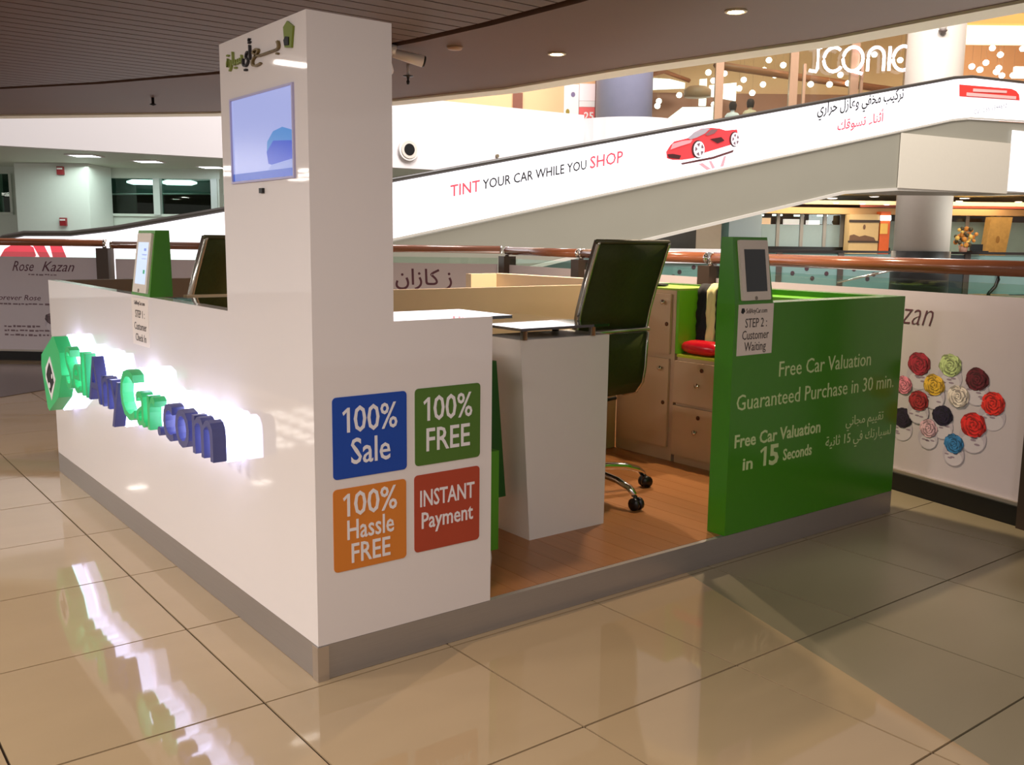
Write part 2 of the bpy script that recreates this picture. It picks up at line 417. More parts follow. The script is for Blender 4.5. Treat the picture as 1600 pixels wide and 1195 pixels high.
# ---- white front counter with tower (one built-in unit)
ct = thing('kiosk_counter', 'white glossy L-shaped kiosk counter with tall corner tower and four coloured squares', 'counter', (0.1, 0.1, K))
TX, TY, TZ, WX = 0.2488, 0.5886, 1.799, 0.5939
box('side_panel', white, 0.0, 0.05, TY, D, K, H, ct)
box('tower', white, 0.0, TX, 0.0, TY, K, TZ, ct)
box('front_panel', white, TX, WX, 0.0, 0.055, K, H, ct)
# desk body behind the panels
box('counter_body', white_matt, TX + 0.002, 0.585, 0.057, 0.45, K, 0.90, ct)
box('counter_body', white_matt, 0.052, 0.42, TY + 0.002, 1.36, K, 0.90, ct)
# screen in the tower
sy0, sy1, sz0, sz1 = 0.085, 0.503, 1.391, 1.624
fr = MB()
fr.box(-0.006, 0.0, sy0 - 0.007, sy0, sz0 - 0.006, sz1 + 0.006).box(-0.006, 0.0, sy1, sy1 + 0.007, sz0 - 0.006, sz1 + 0.006)
fr.box(-0.006, 0.0, sy0, sy1, sz0 - 0.006, sz0).box(-0.006, 0.0, sy0, sy1, sz1, sz1 + 0.006)
sc_m = M('screen_lilac_glow', (30, 30, 40), 0.2, emit=0.72, ecol=(170, 178, 232), noise=0.0)
sb = M('screen_blue_band', (20, 30, 60), 0.2, emit=0.62, ecol=(70, 105, 205), noise=0.0)
sb2 = M('screen_blue_car', (20, 30, 60), 0.2, emit=0.62, ecol=(58, 92, 214), noise=0.0)
sb3 = M('screen_sky_car', (20, 30, 60), 0.2, emit=0.62, ecol=(88, 150, 220), noise=0.0)
sb4 = M('screen_pale_road', (20, 30, 60), 0.2, emit=0.68, ecol=(150, 165, 225), noise=0.0)
scr = box('screen', sc_m, -0.001, 0.0, sy0, sy1, sz0, sz1, ct)
fr.build('screen_frame', M('screen_bezel', (176, 170, 205), 0.3, noise=0.0), scr)
def on_screen(name, mt, poly, t=0.0005):   # poly in (distance from the far edge, height)
    return plate(name, mt, poly, (-0.001, sy1, sz0), NY, Z, t, scr)
on_screen('picture', sb, [(0, 0), (sy1 - sy0, 0), (sy1 - sy0, 0.022), (0, 0.022)])
on_screen('picture', sb4, [(0.25, 0.022), (sy1 - sy0, 0.022), (sy1 - sy0, 0.052), (0.29, 0.045)])
on_screen('picture', sb3, [(0.245, 0.07), (0.25, 0.10), (0.29, 0.125), (0.35, 0.132), (sy1 - sy0, 0.118), (sy1 - sy0, 0.08)])
on_screen('picture', sb2, [(0.245, 0.072), (0.255, 0.04), (0.275, 0.036), (sy1 - sy0, 0.046), (sy1 - sy0, 0.092), (0.29, 0.1)], 0.0008)
MB().box(-0.008, 0.0, 0.283, 0.305, 1.352, 1.366).build('sensor', black, ct)
# tower logo in Arabic
lo = plate('tag_logo', M('logo_olive_green', (110, 124, 32), 0.4, noise=0.0), [(0.0, 0.006), (0.040, 0.0), (0.052, 0.052), (0.018, 0.070), (-0.006, 0.058)], (0, 0.118, 1.716), NY, Z, 0.006, ct)
plate('tag_picture', ink_black, [(0.004, 0.010), (0.028, 0.008), (0.03, 0.028), (0.012, 0.032), (0.0, 0.024)], (-0.006, 0.118, 1.716), NY, Z, 0.003, lo)
text(arabic('سيارة'), 0.055, (0.0, 0.520, 1.722), NY, Z, M('logo_letter_green', (128, 138, 60), 0.4, noise=0.0), ct, w=0.115, bold=0.0, ext=0.004, name='logo_lettering')
text(arabic('أي'), 0.075, (0.0, 0.402, 1.722), NY, Z, ink, ct, w=0.058, bold=0.0, hfit=0.085, ext=0.004, name='logo_lettering')
text(arabic('بـــع'), 0.060, (0.0, 0.338, 1.722), NY, Z, M('logo_letter_bronze', (112, 92, 50), 0.4, noise=0.0), ct, w=0.185, bold=0.0, ext=0.004, name='logo_lettering')
# four squares on the front
sq = [((0.054, 0.289, 0.571, 0.800), (14, 66, 160), 'blue square sticker reading 100% Sale', [('100%', 0.104, 0.700, 0.165), ('Sale', 0.104, 0.610, 0.125)]),
      ((0.317, 0.549, 0.574, 0.802), (74, 110, 34), 'green square sticker reading 100% FREE', [('100%', 0.104, 0.705, 0.165), ('FREE', 0.098, 0.615, 0.155)]),
      ((0.052, 0.286, 0.306, 0.543), (208, 122, 40), 'orange square sticker reading 100% Hassle FREE', [('100%', 0.098, 0.462, 0.165), ('Hassle', 0.080, 0.395, 0.150), ('FREE', 0.080, 0.326, 0.125)]),
      ((0.314, 0.548, 0.313, 0.546), (170, 64, 38), 'rust red square sticker reading INSTANT Payment', [('INSTANT', 0.070, 0.450, 0.195), ('Payment', 0.070, 0.383, 0.185)])]
for (a, b, c, d), rgb, lab, tx in sq:
    st = plate('square_sticker', M('sticker_%d_%d_%d' % rgb, rgb, 0.45, noise=0.03), rrect(a, b, c, d, 0.012), (0, 0, 0), X, Z, 0.002, ct, label=lab)
    for body, hh, zz, ww in tx:
        if body == '100%':
            one((a + b) / 2 - ww * 0.46, zz, hh * 0.665, -0.002, ink_white, st)
            text('00%', hh, ((a + b) / 2 - ww * 0.32, -0.002, zz), X, Z, ink_white, st, 'L', w=ww * 0.84, bold=0.0008)
        else:
            text(body, hh, ((a + b) / 2, -0.002, zz), X, Z, ink_white, st, 'C', w=ww, bold=0.0008)
# step 1 notice on the side panel
nt1 = plate('notice', M('notice_paper', (226, 212, 200), 0.4, noise=0.02), [(1.385, 0.806), (1.59, 0.806), (1.59, 0.99), (1.385, 0.99)], (0, 0, 0), Y, Z, -0.0015, ct, label='white paper notice reading STEP 1 Customer Check In')
def notice_text(o, org, xd, lines, w):
    for body, hh, du, ww in lines:
        text(body, hh, Vector(org) + Z * du, xd, Z, M('notice_ink', (70, 60, 54), 0.6, noise=0.0), o, 'C', w=ww, ext=0.0004)
notice_text(nt1, (-0.0015, 1.487, 0.806), NY, [('SellAnyCar.com', 0.022, 0.158, 0.13), ('STEP 1 :', 0.042, 0.108, 0.115), ('Customer', 0.042, 0.060, 0.15), ('Check In', 0.042, 0.016, 0.13)], 0.2)

# glass tops on standoffs
def glass_top(name, parent, x0, x1, y0, y1, z, offs_, zb, **kw):
    g = box(name, dark_glass, x0, x1, y0, y1, z, z + 0.01, parent, **kw)
    for (a, b) in offs_:
        MB().lathe((a, b, zb), [(0.014, 0.0), (0.014, z - zb), (0.017, z - zb), (0.017, z - zb + 0.002)], 14).build('standoff', alu, g)
    return g
glass_top('glass_top', ct, 0.262, 0.72, 0.065, 0.36, 0.985, [(0.32, 0.12), (0.53, 0.12), (0.53, 0.31)], 0.90)
glass_top('glass_top', ct, 0.07, 0.46, 0.62, 1.40, 0.985, [(0.14, 0.70), (0.16, 1.30), (0.40, 0.70), (0.40, 1.30)], 0.90)

# ---- the other low walls of the kiosk
gp = thing('green_counter_wall', 'glossy green front wall with white Free Car Valuation lettering', 'wall panel', (2.3, 0.04, K))
GX = 1.7219; GT = 0.087
box('panel', green, GX, L, 0.0, GT, K, H, gp)
TXT = M('lettering_pale_green', (196, 212, 150), 0.5, noise=0.0)
def gtext(body, p0, p1, hh, zz, bold=0.0):
    text(body, hh, (p0, 0, zz), X, Z, TXT, gp, 'L', w=p1 - p0, bold=bold)
gtext('Free Car Valuation', 2.01, 2.655, 0.088, 0.705)
gtext('Guaranteed Purchase in 30 min.', 1.758, 2.85, 0.088, 0.592)
gtext('Free Car Valuation', 1.757, 2.31, 0.072, 0.447, 0.0012)
gtext('in', 1.812, 1.872, 0.070, 0.352, 0.0012)
one(1.937, 0.352, 0.078, 0.0, TXT, gp, 0.2)
gtext('5', 1.975, 2.035, 0.115, 0.352, 0.003)
gtext('Seconds', 2.065, 2.258, 0.066, 0.358, 0.0012)
gtext(arabic('تقييم مجاني'), 2.495, 2.785, 0.058, 0.452)
gtext(arabic('لسيارتك في 15 ثانية'), 2.355, 2.855, 0.060, 0.376)
nt2 = plate('notice', M('notice_paper', (226, 212, 200), 0.4), [(1.743, 0.804), (1.953, 0.804), (1.953, 0.998), (1.743, 0.998)], (0, 0, 0), X, Z, 0.0015, gp, label='white paper notice reading STEP 2 Customer Waiting')
notice_text(nt2, (1.85, -0.0015, 0.804), X, [('SellAnyCar.com', 0.026, 0.160, 0.125), ('STEP 2 :', 0.050, 0.106, 0.13), ('Customer', 0.050, 0.060, 0.16), ('Waiting', 0.050, 0.016, 0.13)], 0.2)
plate('logo_dot', ink_black, [(0, 0.006), (0.012, 0), (0.024, 0.01), (0.018, 0.022), (0.004, 0.022)], (1.757, -0.0015, 0.962), X, Z, 0.0005, nt2)

rw = box('green_side_wall', green, L - 0.085, L, GT + 0.001, 1.42, K, H)
props(rw, 'green low side wall running back behind the storage cabinet', 'wall panel')
rw2 = box('cream_side_wall', cream, L - 0.085, L, 1.421, D, K, H)
props(rw2, 'cream low side wall at the back right of the kiosk', 'wall panel')
bw2 = box('shaded_back_wall', M('shaded_laminate', (96, 80, 64), 0.5, noise=0.05), 0.051, 1.25, D - 0.06, D, K, H)  # shade on this part of the back wall is painted as dark brown
props(bw2, 'low back wall, shade painted dark brown, at the rear left of the kiosk', 'wall panel')
bw = box('cream_back_wall', cream, 2.60, L - 0.086, D - 0.06, D, K, H)
props(bw, 'short cream low back wall at the rear right corner of the kiosk', 'wall panel')
pt = box('cream_partition', beige, 0.16, 2.498, 1.42, 1.46, K, H)
props(pt, 'beige low partition across the middle of the kiosk behind the desk', 'partition')

# ---- tablet stands
def tablet_stand(name, label, org, xd, nd, lit):
    """org: front lower left corner on top of the wall; xd along the front, nd outward normal"""
    xd = Vector(xd); nd = Vector(nd); o = Vector(org)
    P = lambda a, b, c: o + xd * a - nd * b + Z * c
    t = thing(name, label, 'tablet stand', o + xd * 0.11 - nd * 0.05)
    w = 0.228; dep = 0.087; hh = 0.25
    MB().add([P(0, 0, 0), P(w, 0, 0), P(w, dep, 0), P(0, dep, 0), P(0.012, 0.035, hh), P(w - 0.012, 0.035, hh), P(w - 0.012, dep, hh), P(0.012, dep, hh)],
             [(0, 3, 2, 1), (4, 5, 6, 7), (0, 1, 5, 4), (1, 2, 6, 5), (2, 3, 7, 6), (3, 0, 4, 7)]).build('body', green, t)
    ud = (P(0, 0.035, hh) - P(0, 0, 0)).normalized()
    fm = M('tablet_frame_white', (214, 202, 188), 0.4, noise=0.02)
    f = plate('tablet_frame', fm, rrect(0.036, w - 0.022, 0.012, 0.24, 0.006, 3), P(0, 0, 0), xd, ud, 0.009, t)
    sm = M('tablet_screen_lit', (40, 50, 70), 0.2, emit=0.85, ecol=(205, 220, 250), noise=0.0) if lit else black_gl
    nn = xd.cross(ud)
    s = plate('tablet_screen', sm, [(0.062, 0.045), (0.185, 0.045), (0.185, 0.205), (0.062, 0.205)], P(0, 0, 0) + nn * 0.009, xd, ud, 0.001, f)
    MB().tube([P(0.115, 0, 0) + ud * 0.020 + nn * 0.0085, P(0.115, 0, 0) + ud * 0.020 + nn * 0.0115], 0.007, 10).build('home_button', M('button_grey', (130, 118, 105), 0.4, noise=0.0), f)
    if lit:
        for (a, b, c, d, rgb) in [(0.15, 0.17, 0.085, 0.10, (60, 150, 110)), (0.12, 0.175, 0.155, 0.160, (150, 165, 215)), (0.12, 0.175, 0.14, 0.144, (165, 180, 225)), (0.14, 0.165, 0.172, 0.182, (120, 140, 210))]:
            plate('screen_picture', M('pic_%d_%d_%d' % rgb, rgb, 0.4, emit=0.5, ecol=rgb, noise=0.0), [(a, c), (b, c), (b, d), (a, d)], P(0, 0, 0) + nn * 0.010, xd, ud, 0.0006, f)
    return t
tablet_stand('tablet_stand', 'green tablet stand with a dark screen on the green front wall', (GX, 0.0, H), X, NY, False)
tablet_stand('tablet_stand', 'green tablet stand with a lit screen on the white side counter', (0.0, 1.59, H), NY, NX, True)

# ---- illuminated sign on the white side
sg = thing('illuminated_sign', 'backlit three-dimensional shop name sign in green and navy letters on the white side panel', 'sign', (-0.05, 1.4, 0.55))
SGR = M('sign_green', (58, 190, 112), 0.3, noise=0.02); SNV = M('sign_navy', (66, 70, 122), 0.3, noise=0.02)
GLOW = M('sign_backlight_led', (250, 250, 255), 0.4, emit=3.6, ecol=(206, 212, 255), noise=0.0)
def islands(vs, fs):
    par = list(range(len(vs)))
    def find(a):
        while par[a] != a: par[a] = par[par[a]]; a = par[a]
        return a
    # merge coincident vertices too (caps and sides may be separate)
    key = {}
    for i, v in enumerate(vs):
        k_ = (round(v.x, 4), round(v.y, 4))
        if k_ in key: par[find(i)] = find(key[k_])
        else: key[k_] = i
    for f in fs:
        for a in f[1:]: par[find(a)] = find(f[0])
    g = {}
    for f in fs: g.setdefault(find(f[0]), []).append(f)
    return sorted(g.values(), key=lambda F: min(vs[i].x for f in F for i in f))
def sign_letters(off, xa, xb, mats, name, backing):
    vs, fs = text_data('SellAnyCar.com', 0.285, bold=off, ext=0.5, res=3, spacing=1.04)
    isl = islands(vs, fs)
    x0 = min(v.x for v in vs); x1 = max(v.x for v in vs); s = (2.29 - 0.48) / (x1 - x0)
    objs = []
    for n, F in enumerate(isl):
        mb = MB(); idx = {}
        for f in F:
            nf = []
            for i in f:
                if i not in idx:
                    idx[i] = len(mb.v); v = vs[i]
                    mb.v.append(Vector((xa if v.z < 0 else xb, 2.29 - (v.x - x0) * s, 0.548 + v.y * 0.96)))
                nf.append(idx[i])
            mb.f.append(nf); mb.mi.append(0); mb.sm.append(False)
        objs.append(mb)
    return objs
LET = sign_letters(0.0, -0.060, -0.102, None, 'letter', False)
BAK = sign_letters(0.004, -0.012, -0.058, None, 'backlight', True)
for n, (a, b) in enumerate(zip(LET, BAK)):
    mt = SGR if (n < 4 or 7 <= n < 10) else SNV
    o = a.build('letter', mt, sg)
    b.build('backlight', GLOW, o)
tagp = [(2.45, 0.765), (2.70, 0.655), (2.715, 0.60), (2.63, 0.405), (2.60, 0.395), (2.40, 0.485), (2.31, 0.60), (2.33, 0.70), (2.42, 0.765)]
tg = plate('tag_logo', SGR, [(-a, b) for a, b in tagp], (-0.055, 0, 0), NY, Z, 0.06, sg)
cy_, cz_ = 2.53, 0.58
plate('backlight', GLOW, [(-(cy_ + (a - cy_) * 1.03), cz_ + (b - cz_) * 1.03) for a, b in tagp], (-0.012, 0, 0), NY, Z, 0.038, tg)
plate('white_rhombus', ink_white, [(-2.52, 0.665), (-2.43, 0.565), (-2.53, 0.455), (-2.63, 0.55), (-2.62, 0.60)], (-0.115, 0, 0), NY, Z, 0.002, tg)
plate('car_emblem', ink_black, [(-2.575, 0.535), (-2.60, 0.57), (-2.57, 0.60), (-2.53, 0.635), (-2.50, 0.61), (-2.475, 0.575), (-2.46, 0.55), (-2.50, 0.52), (-2.53, 0.49), (-2.56, 0.51)], (-0.117, 0, 0), NY, Z, 0.002, tg)
plate('car_emblem_light', ink_white, disc(-2.545, 0.525, 0.018, 0.014, 10), (-0.119, 0, 0), NY, Z, 0.001, tg)
plate('car_emblem_light', ink_white, disc(-2.485, 0.575, 0.012, 0.012, 10), (-0.119, 0, 0), NY, Z, 0.001, tg)
for yy in (0.7, 1.2, 1.7, 2.1, 2.5):
    MB().tube([(-0.03, yy, 0.60), (0.0, yy, 0.60)], 0.006, 8).build('fixing_pin', steel_lt, sg)

# ---- desk pedestal with glass top
dk = thing('reception_desk', 'tapered white desk pedestal with a raised dark glass top', 'desk', (1.25, 0.7, K))
MB().hexa([(1.074, 0.40, K), (1.457, 0.40, K), (1.457, 0.635, K), (1.074, 0.635, K)], [(1.018, 0.40, 0.868), (1.462, 0.40, 0.868), (1.462, 0.64, 0.868), (1.018, 0.64, 0.868)]).build('pedestal', white_matt, dk)
glass_top('glass_top', dk, 1.01, 1.447, 0.385, 0.98, 0.902, [(1.036, 0.402), (1.372, 0.402), (1.036, 0.62), (1.372, 0.62)], 0.868)

# ---- green units beside the opening
gu = thing('green_drawer_unit', 'small bright green cabinet on white feet just inside the white front panel', 'cabinet', (0.6, 0.27, K))
box('body', M('green_unit', (80, 150, 24), 0.4, noise=0.04), 0.588, 0.805, 0.24, 0.42, 0.165, 0.515, gu)
for a in (0.62, 0.772):
    for b in (0.265, 0.395):
        MB().lathe((a, b, K), [(0.018, 0.0), (0.02, 0.03), (0.016, 0.062)], 10).build('foot', white_matt, gu)
MB().hexa([(0.74, 0.50, 0.26), (1.035, 0.50, 0.26), (1.035, 0.52, 0.26), (0.74, 0.52, 0.26)], [(0.70, 0.50, 0.785), (0.985, 0.50, 0.785), (0.985, 0.52, 0.785), (0.70, 0.52, 0.785)]).build('modesty_panel', M('green_dark_unit', (34, 92, 26), 0.4, noise=0.04), dk, label='dark green modesty panel')

# ---- storage cabinet on the right
sc = thing('storage_cabinet', 'pale wood storage cabinet with locked doors, drawers and a green seat niche', 'cabinet', (2.65, 0.9, K))
CX = 2.5; CXB = 2.81
box('tall_body', cab, CX, CXB, 1.005, 1.418, K, 0.985, sc)
box('low_body', cab, CX, CXB, 0.10, 0.985, K, 0.650, sc)
box('bench_top', M('lime_bench_top', (190, 205, 60), 0.3, noise=0.03), CX - 0.006, CXB, 0.10, 0.985, 0.651, 0.664, sc)
box('niche_side', green_lt, CX, CXB, 0.986, 1.003, 0.665, 0.985, sc)
box('niche_back', green_lt, 2.645, CXB, 0.10, 0.984, 0.665, 0.975, sc)
box('cabinet_top', M('lime_cabinet_top', (150, 180, 60), 0.4, noise=0.03), CX - 0.004, CXB, 0.987, 1.418, 0.986, 0.995, sc)
knob_prof = [(0.006, 0.0), (0.006, 0.012), (0.013, 0.016), (0.013, 0.022), (0.0, 0.024)]
def xlathe(mb, c, prof, n=12):   # lathe around -x
    old = mb.smooth; mb.smooth = True
    mb.loft([[(c[0] - z, c[1] + r * math.cos(2 * math.pi * j / n), c[2] + r * math.sin(2 * math.pi * j / n)) for j in range(n)] for r, z in prof]); mb.smooth = old
lockm = M('lock_brass_dark', (92, 50, 26), 0.4, metal=0.5, noise=0.0)
for nm, y0, y1, z0, z1, ky, kz, ly, lz in [('door', 1.03, 1.37, 0.66, 0.965, 1.071, 0.926, 1.052, 0.813), ('door', 1.03, 1.37, 0.175, 0.635, 1.077, 0.585, 1.060, 0.406),
                                          ('drawer', 0.52, 0.99, 0.418, 0.632, 0.823, 0.523, 0.807, 0.599), ('drawer', 0.52, 0.99, 0.145, 0.403, 0.827, 0.286, 0.819, 0.359)]:
    d = box(nm, cab, CX - 0.016, CX - 0.001, y0, y1, z0, z1, sc)
    mb = MB(); xlathe(mb, (CX - 0.016, ky, kz), knob_prof); mb.build('knob', chrome, d)
    mb = MB(); xlathe(mb, (CX - 0.016, ly, lz), [(0.011, 0.0), (0.011, 0.003), (0.007, 0.004), (0.0, 0.004)]); mb.build('lock', lockm, d)
# things hung over and lying in the niche
def drape(name, label, mat, y0, y1, rnd, thick=0.016, zt=0.988):
    rg = random.Random(rnd); prof = []
    for i in range(15):
        z = 0.668 + (zt - 0.668) * i / 14; prof.append((2.634 - 0.006 + rg.uniform(-0.006, 0.004), z))
    prof += [(2.640, zt + 0.012), (2.660, zt + 0.016), (2.70, zt + 0.012)]
    mb = MB(); mb.smooth = True; n = 7; top = []; bot = []
    rows = [[(px + math.sin(j * 1.7 + i * 0.8) * 0.003, y0 + (y1 - y0) * j / (n - 1), pz) for j in range(n)] for i, (px, pz) in enumerate(prof)]
    rows2 = [[(p[0] - (thick if i < 15 else 0), p[1], p[2] + (thick if i >= 15 else 0)) for p in r] for i, r in enumerate(rows)]
    mb.loft([a + b[::-1] for a, b in zip(rows, rows2)])
    return props(mb.build(name, mat), label, 'cloth')
drape('hanging_cloth', 'black cloth hung in the niche beside the green cabinet side', M('black_cloth', (14, 10, 14), 0.8, noise=0.2), 0.902, 0.968, 3)
drape('hanging_cloth', 'creased cream cloth hung between two black cloths in the niche', M('cream_cloth', (226, 214, 150), 0.7, noise=0.06), 0.846, 0.900, 4, 0.02)
drape('hanging_cloth', 'black cloth hung on the far side of the cream one by the green wall', M('black_cloth', (14, 10, 14), 0.8), 0.76, 0.844, 5)
def pillow(name, label, cat, mat, cx, cy, cz, a, b, c, rnd):
    rg = random.Random(rnd); mb = MB(); mb.smooth = True; rings = []
    N, Mm = 7, 14
    for i in range(N + 1):
        ph = -math.pi / 2 + math.pi * i / N
        ring = []
        for j in range(Mm):
            th = 2 * math.pi * j / Mm
            e = 0.5; cp = math.copysign(abs(math.cos(ph)) ** 0.6, math.cos(ph)); sp_ = math.sin(ph)
            cx_ = math.copysign(abs(math.cos(th)) ** e, math.cos(th)); sx_ = math.copysign(abs(math.sin(th)) ** e, math.sin(th))
            k_ = 1 + rg.uniform(-0.04, 0.04)
            ring.append((cx + a * cp * cx_ * k_, cy + b * cp * sx_ * k_, cz + c * sp_))
        rings.append(ring)
    mb.loft(rings); return props(mb.build(name, mat), label, cat)
pillow('red_bag', 'shiny red plastic bag lying on the lime bench top', 'bag', M('red_foil', (206, 22, 40), 0.22, noise=0.2, scale=20, bump=0.3), 2.56, 0.865, 0.703, 0.055, 0.125, 0.038, 8)
pillow('black_pouch', 'small black pouch lying on top of the pale wood cabinet', 'pouch', black, 2.60, 1.25, 1.003, 0.04, 0.075, 0.008, 9)

# ---- office chairs
def make_chair():
    t = thing('office_chair', 'olive high-back office chair with aluminium frame behind the white desk pedestal', 'chair', (0, 0, 0))
    for i in range(5):
        a = math.radians(-89 + 72 * i); c_, s_ = math.cos(a), math.sin(a)
        mb = MB(); mb.tube([(c_ * r, s_ * r, z) for r, z in ((0.02, 0.115), (0.13, 0.118), (0.23, 0.108), (0.30, 0.088), (0.332, 0.062))], [0.02, 0.018, 0.016, 0.015, 0.014], 8)
        lg = mb.build('leg', chrome, t)
        mb = MB()
        for sgn in (-1, 1):
            ctr = Vector((c_ * 0.342, s_ * 0.342, 0.027)); ax = Vector((-s_, c_, 0)) * sgn
            mb.tube([ctr + ax * 0.006, ctr + ax * 0.022], 0.027, 12)
        mb.tube([(c_ * 0.335, s_ * 0.335, 0.03), (c_ * 0.335, s_ * 0.335, 0.062)], 0.009, 8)
        mb.build('caster', black, lg)
    MB().lathe((0, 0, 0.10), [(0.035, 0), (0.035, 0.05), (0.026, 0.06), (0.026, 0.2), (0.018, 0.21), (0.018, 0.32)], 12).build('gas_column', chrome, t)
    mb = MB().box(-0.06, 0.06, -0.1, 0.12, 0.405, 0.435); mb.build('tilt_mechanism', black, t)
    mb = MB().tube([(0.04, 0.03, 0.415), (0.13, 0.03, 0.40), (0.24, 0.02, 0.41)], 0.008, 8); mb.build('lever', black, t)
    prof = [(0.30, 0.40), (0.285, 0.435), (0.25, 0.458), (0.17, 0.463), (0.05, 0.456), (-0.06, 0.452), (-0.125, 0.47), (-0.16, 0.515), (-0.172, 0.58), (-0.176, 0.66), (-0.178, 0.735)]
    seat = MB().sheet(prof, -0.205, 0.205, 0.022).build('seat', olive, t)
    up = [(-0.172, 0.758), (-0.19, 0.84), (-0.222, 0.94), (-0.258, 1.04), (-0.286, 1.115)]
    MB().sheet(up, -0.205, 0.205, 0.022).build('backrest', olive, t)
    for sx in (-1, 1):
        MB().sheet(prof, sx * 0.205, sx * 0.216, 0.03).build('side_rail', alu, t)
        MB().sheet([(-0.178, 0.735)] + up + [(-0.29, 1.125)], sx * 0.205, sx * 0.214, 0.03).build('side_rail', alu, t)
        ar = MB().tube([(sx * 0.21, -0.16, 0.745), (sx * 0.245, -0.13, 0.745), (sx * 0.255, -0.02, 0.70), (sx * 0.255, 0.10, 0.675), (sx * 0.25, 0.15, 0.63), (sx * 0.22, 0.12, 0.46)], 0.011, 8).build('arm', chrome, t)
        MB().tube([(sx * 0.255, -0.05, 0.722), (sx * 0.257, 0.03, 0.70), (sx * 0.256, 0.11, 0.68)], 0.019, 8).build('arm_pad', black, ar)
    MB().tube([(-0.22, -0.185, 0.747), (0.22, -0.185, 0.747)], 0.011, 8).build('cross_bar', alu, t)
    MB().tube([(-0.215, -0.29, 1.123), (0.215, -0.29, 1.123)], 0.010, 8).build('top_bar', M('olive_piping', (70, 66, 34), 0.5, noise=0.05), t)
    return t
ch = make_chair()
ch2 = dup_tree(ch, (0.447, 2.24, K), math.radians(30), 'olive office chair seen over the white side counter near the tower')
ch.location = (1.682, 0.80, K); ch.rotation_euler = (0, 0, math.radians(2))
for c_ in ch2.children:
    if c_.name.startswith('leg'): c_.rotation_euler = (0, 0, math.radians(-13))
ch['group'] = 'olive office chairs'; ch2['group'] = 'olive office chairs'

# =================================================================== RAILING
CRN = Vector((4.31, 4.88, 0)); RIGHT = Vector((-0.2011, -0.9796, 0)).normalized(); LEFT = Vector((-0.7427, 0.6697, 0)).normalized()
RT = 1.165
def rail_section(name, label, a, b, post_at=(), RT=1.165):
    """a, b: plan points; the visible face is towards the kiosk"""
    a = Vector(a); b = Vector(b); d = (b - a); Ln = d.length; d.normalize()
    n = Vector((-d.y, d.x, 0))
    if n.dot(Vector((1.4, 1.5, 0)) - a) < 0: n = -n
    P = lambda s, o, z: Vector((a + d * s + n * o).to_tuple()) + Z * z
    t = thing(name, label, 'railing', a + d * (Ln / 2))
    def bx(nm, mt, s0, s1, o0, o1, z0, z1, par=t, **kw):
        return MB(lambda x, y, z: P(x, y, z)).box(s0, s1, o0, o1, z0, z1).build(nm, mt, par, **kw)
    mb = MB(); mb.tube([P(0.03, 0, RT - 0.036), P(Ln - 0.03, 0, RT - 0.036)], 0.036, 14); h = mb.build('handrail', rail_m, t)
    for s in (0.025, Ln - 0.04):
        MB().tube([P(s, 0, RT - 0.036), P(s + 0.015, 0, RT - 0.036)], 0.037, 14).build('end_cap', chrome, h)
    for s in post_at:
        bx('post', dk_post, s - 0.06, s + 0.06, -0.06, 0.06, 0.0, RT - 0.085)
        MB().tube([P(s, 0, RT - 0.05), P(s, 0, RT - 0.09)], 0.02, 8).build('bracket', chrome, t)
    bx('glass_pane', glass('rail_glass'), 0.065, Ln - 0.065, -0.008, 0.0, 0.11, 1.06)
    bx('kerb', black, 0, Ln, -0.05, 0.035, 0.0, 0.088)
    bx('kerb_channel', steel_lt, 0, Ln, -0.02, 0.022, 0.088, 0.104)
    po = bx('poster', poster_m, 0.065, Ln - 0.065, 0.001, 0.006, 0.105, 1.003 if RT < 1.18 else 1.012)
    return t, po, P, d, n
# right side sections, from the corner towards the viewer
def rp(y): return Vector((3.281 + 0.2051 * y, y, 0))
ylist = [4.73, 3.38, 1.77, -0.535, -2.4]
rs = []
labs = ['far right railing section next to the railing corner with copper handrail', 'railing section behind the green tablet stand with copper handrail',
        'railing section with the printed glass-bowl roses poster at right', 'nearest railing section at the right edge of the picture']
for i in range(4):
    p0, p1 = rp(ylist[i]), rp(ylist[i + 1])
    posts = [0.03] if i == 0 else [0.0]
    rs.append(rail_section('railing', labs[i], p0, p1, posts))
for r in rs: r[0]['group'] = 'railing sections around the void'
# left side sections
lp = [CRN - LEFT * 0.035, CRN + LEFT * 3.80, CRN + LEFT * 7.2]
ls = []
for i, lab in enumerate(['railing section behind the tower with purple Arabic lettering on its poster', 'left railing section with the script rose-shop poster']):
    r = rail_section('railing', lab, lp[i], lp[i + 1], [] if i == 0 else [0.04], RT=1.172 if i == 0 else 1.19); r[0]['group'] = 'railing sections around the void'; ls.append(r)

# printing on the posters
def poster_frame(r, flip):
    t, po, P, d, n = r
    xd = d if d.cross(Z).dot(n) > 0 else -d
    return t, po, P, d, n, xd
# Arabic brand near the corner
t, po, P, d, n, xd = poster_frame(ls[0], 0)
text(arabic('ز كازان'), 0.20, P(0.495, 0.0065, 0.800), xd, Z, ink_purple, po, 'R', w=0.54, bold=0.002, hfit=0.20)
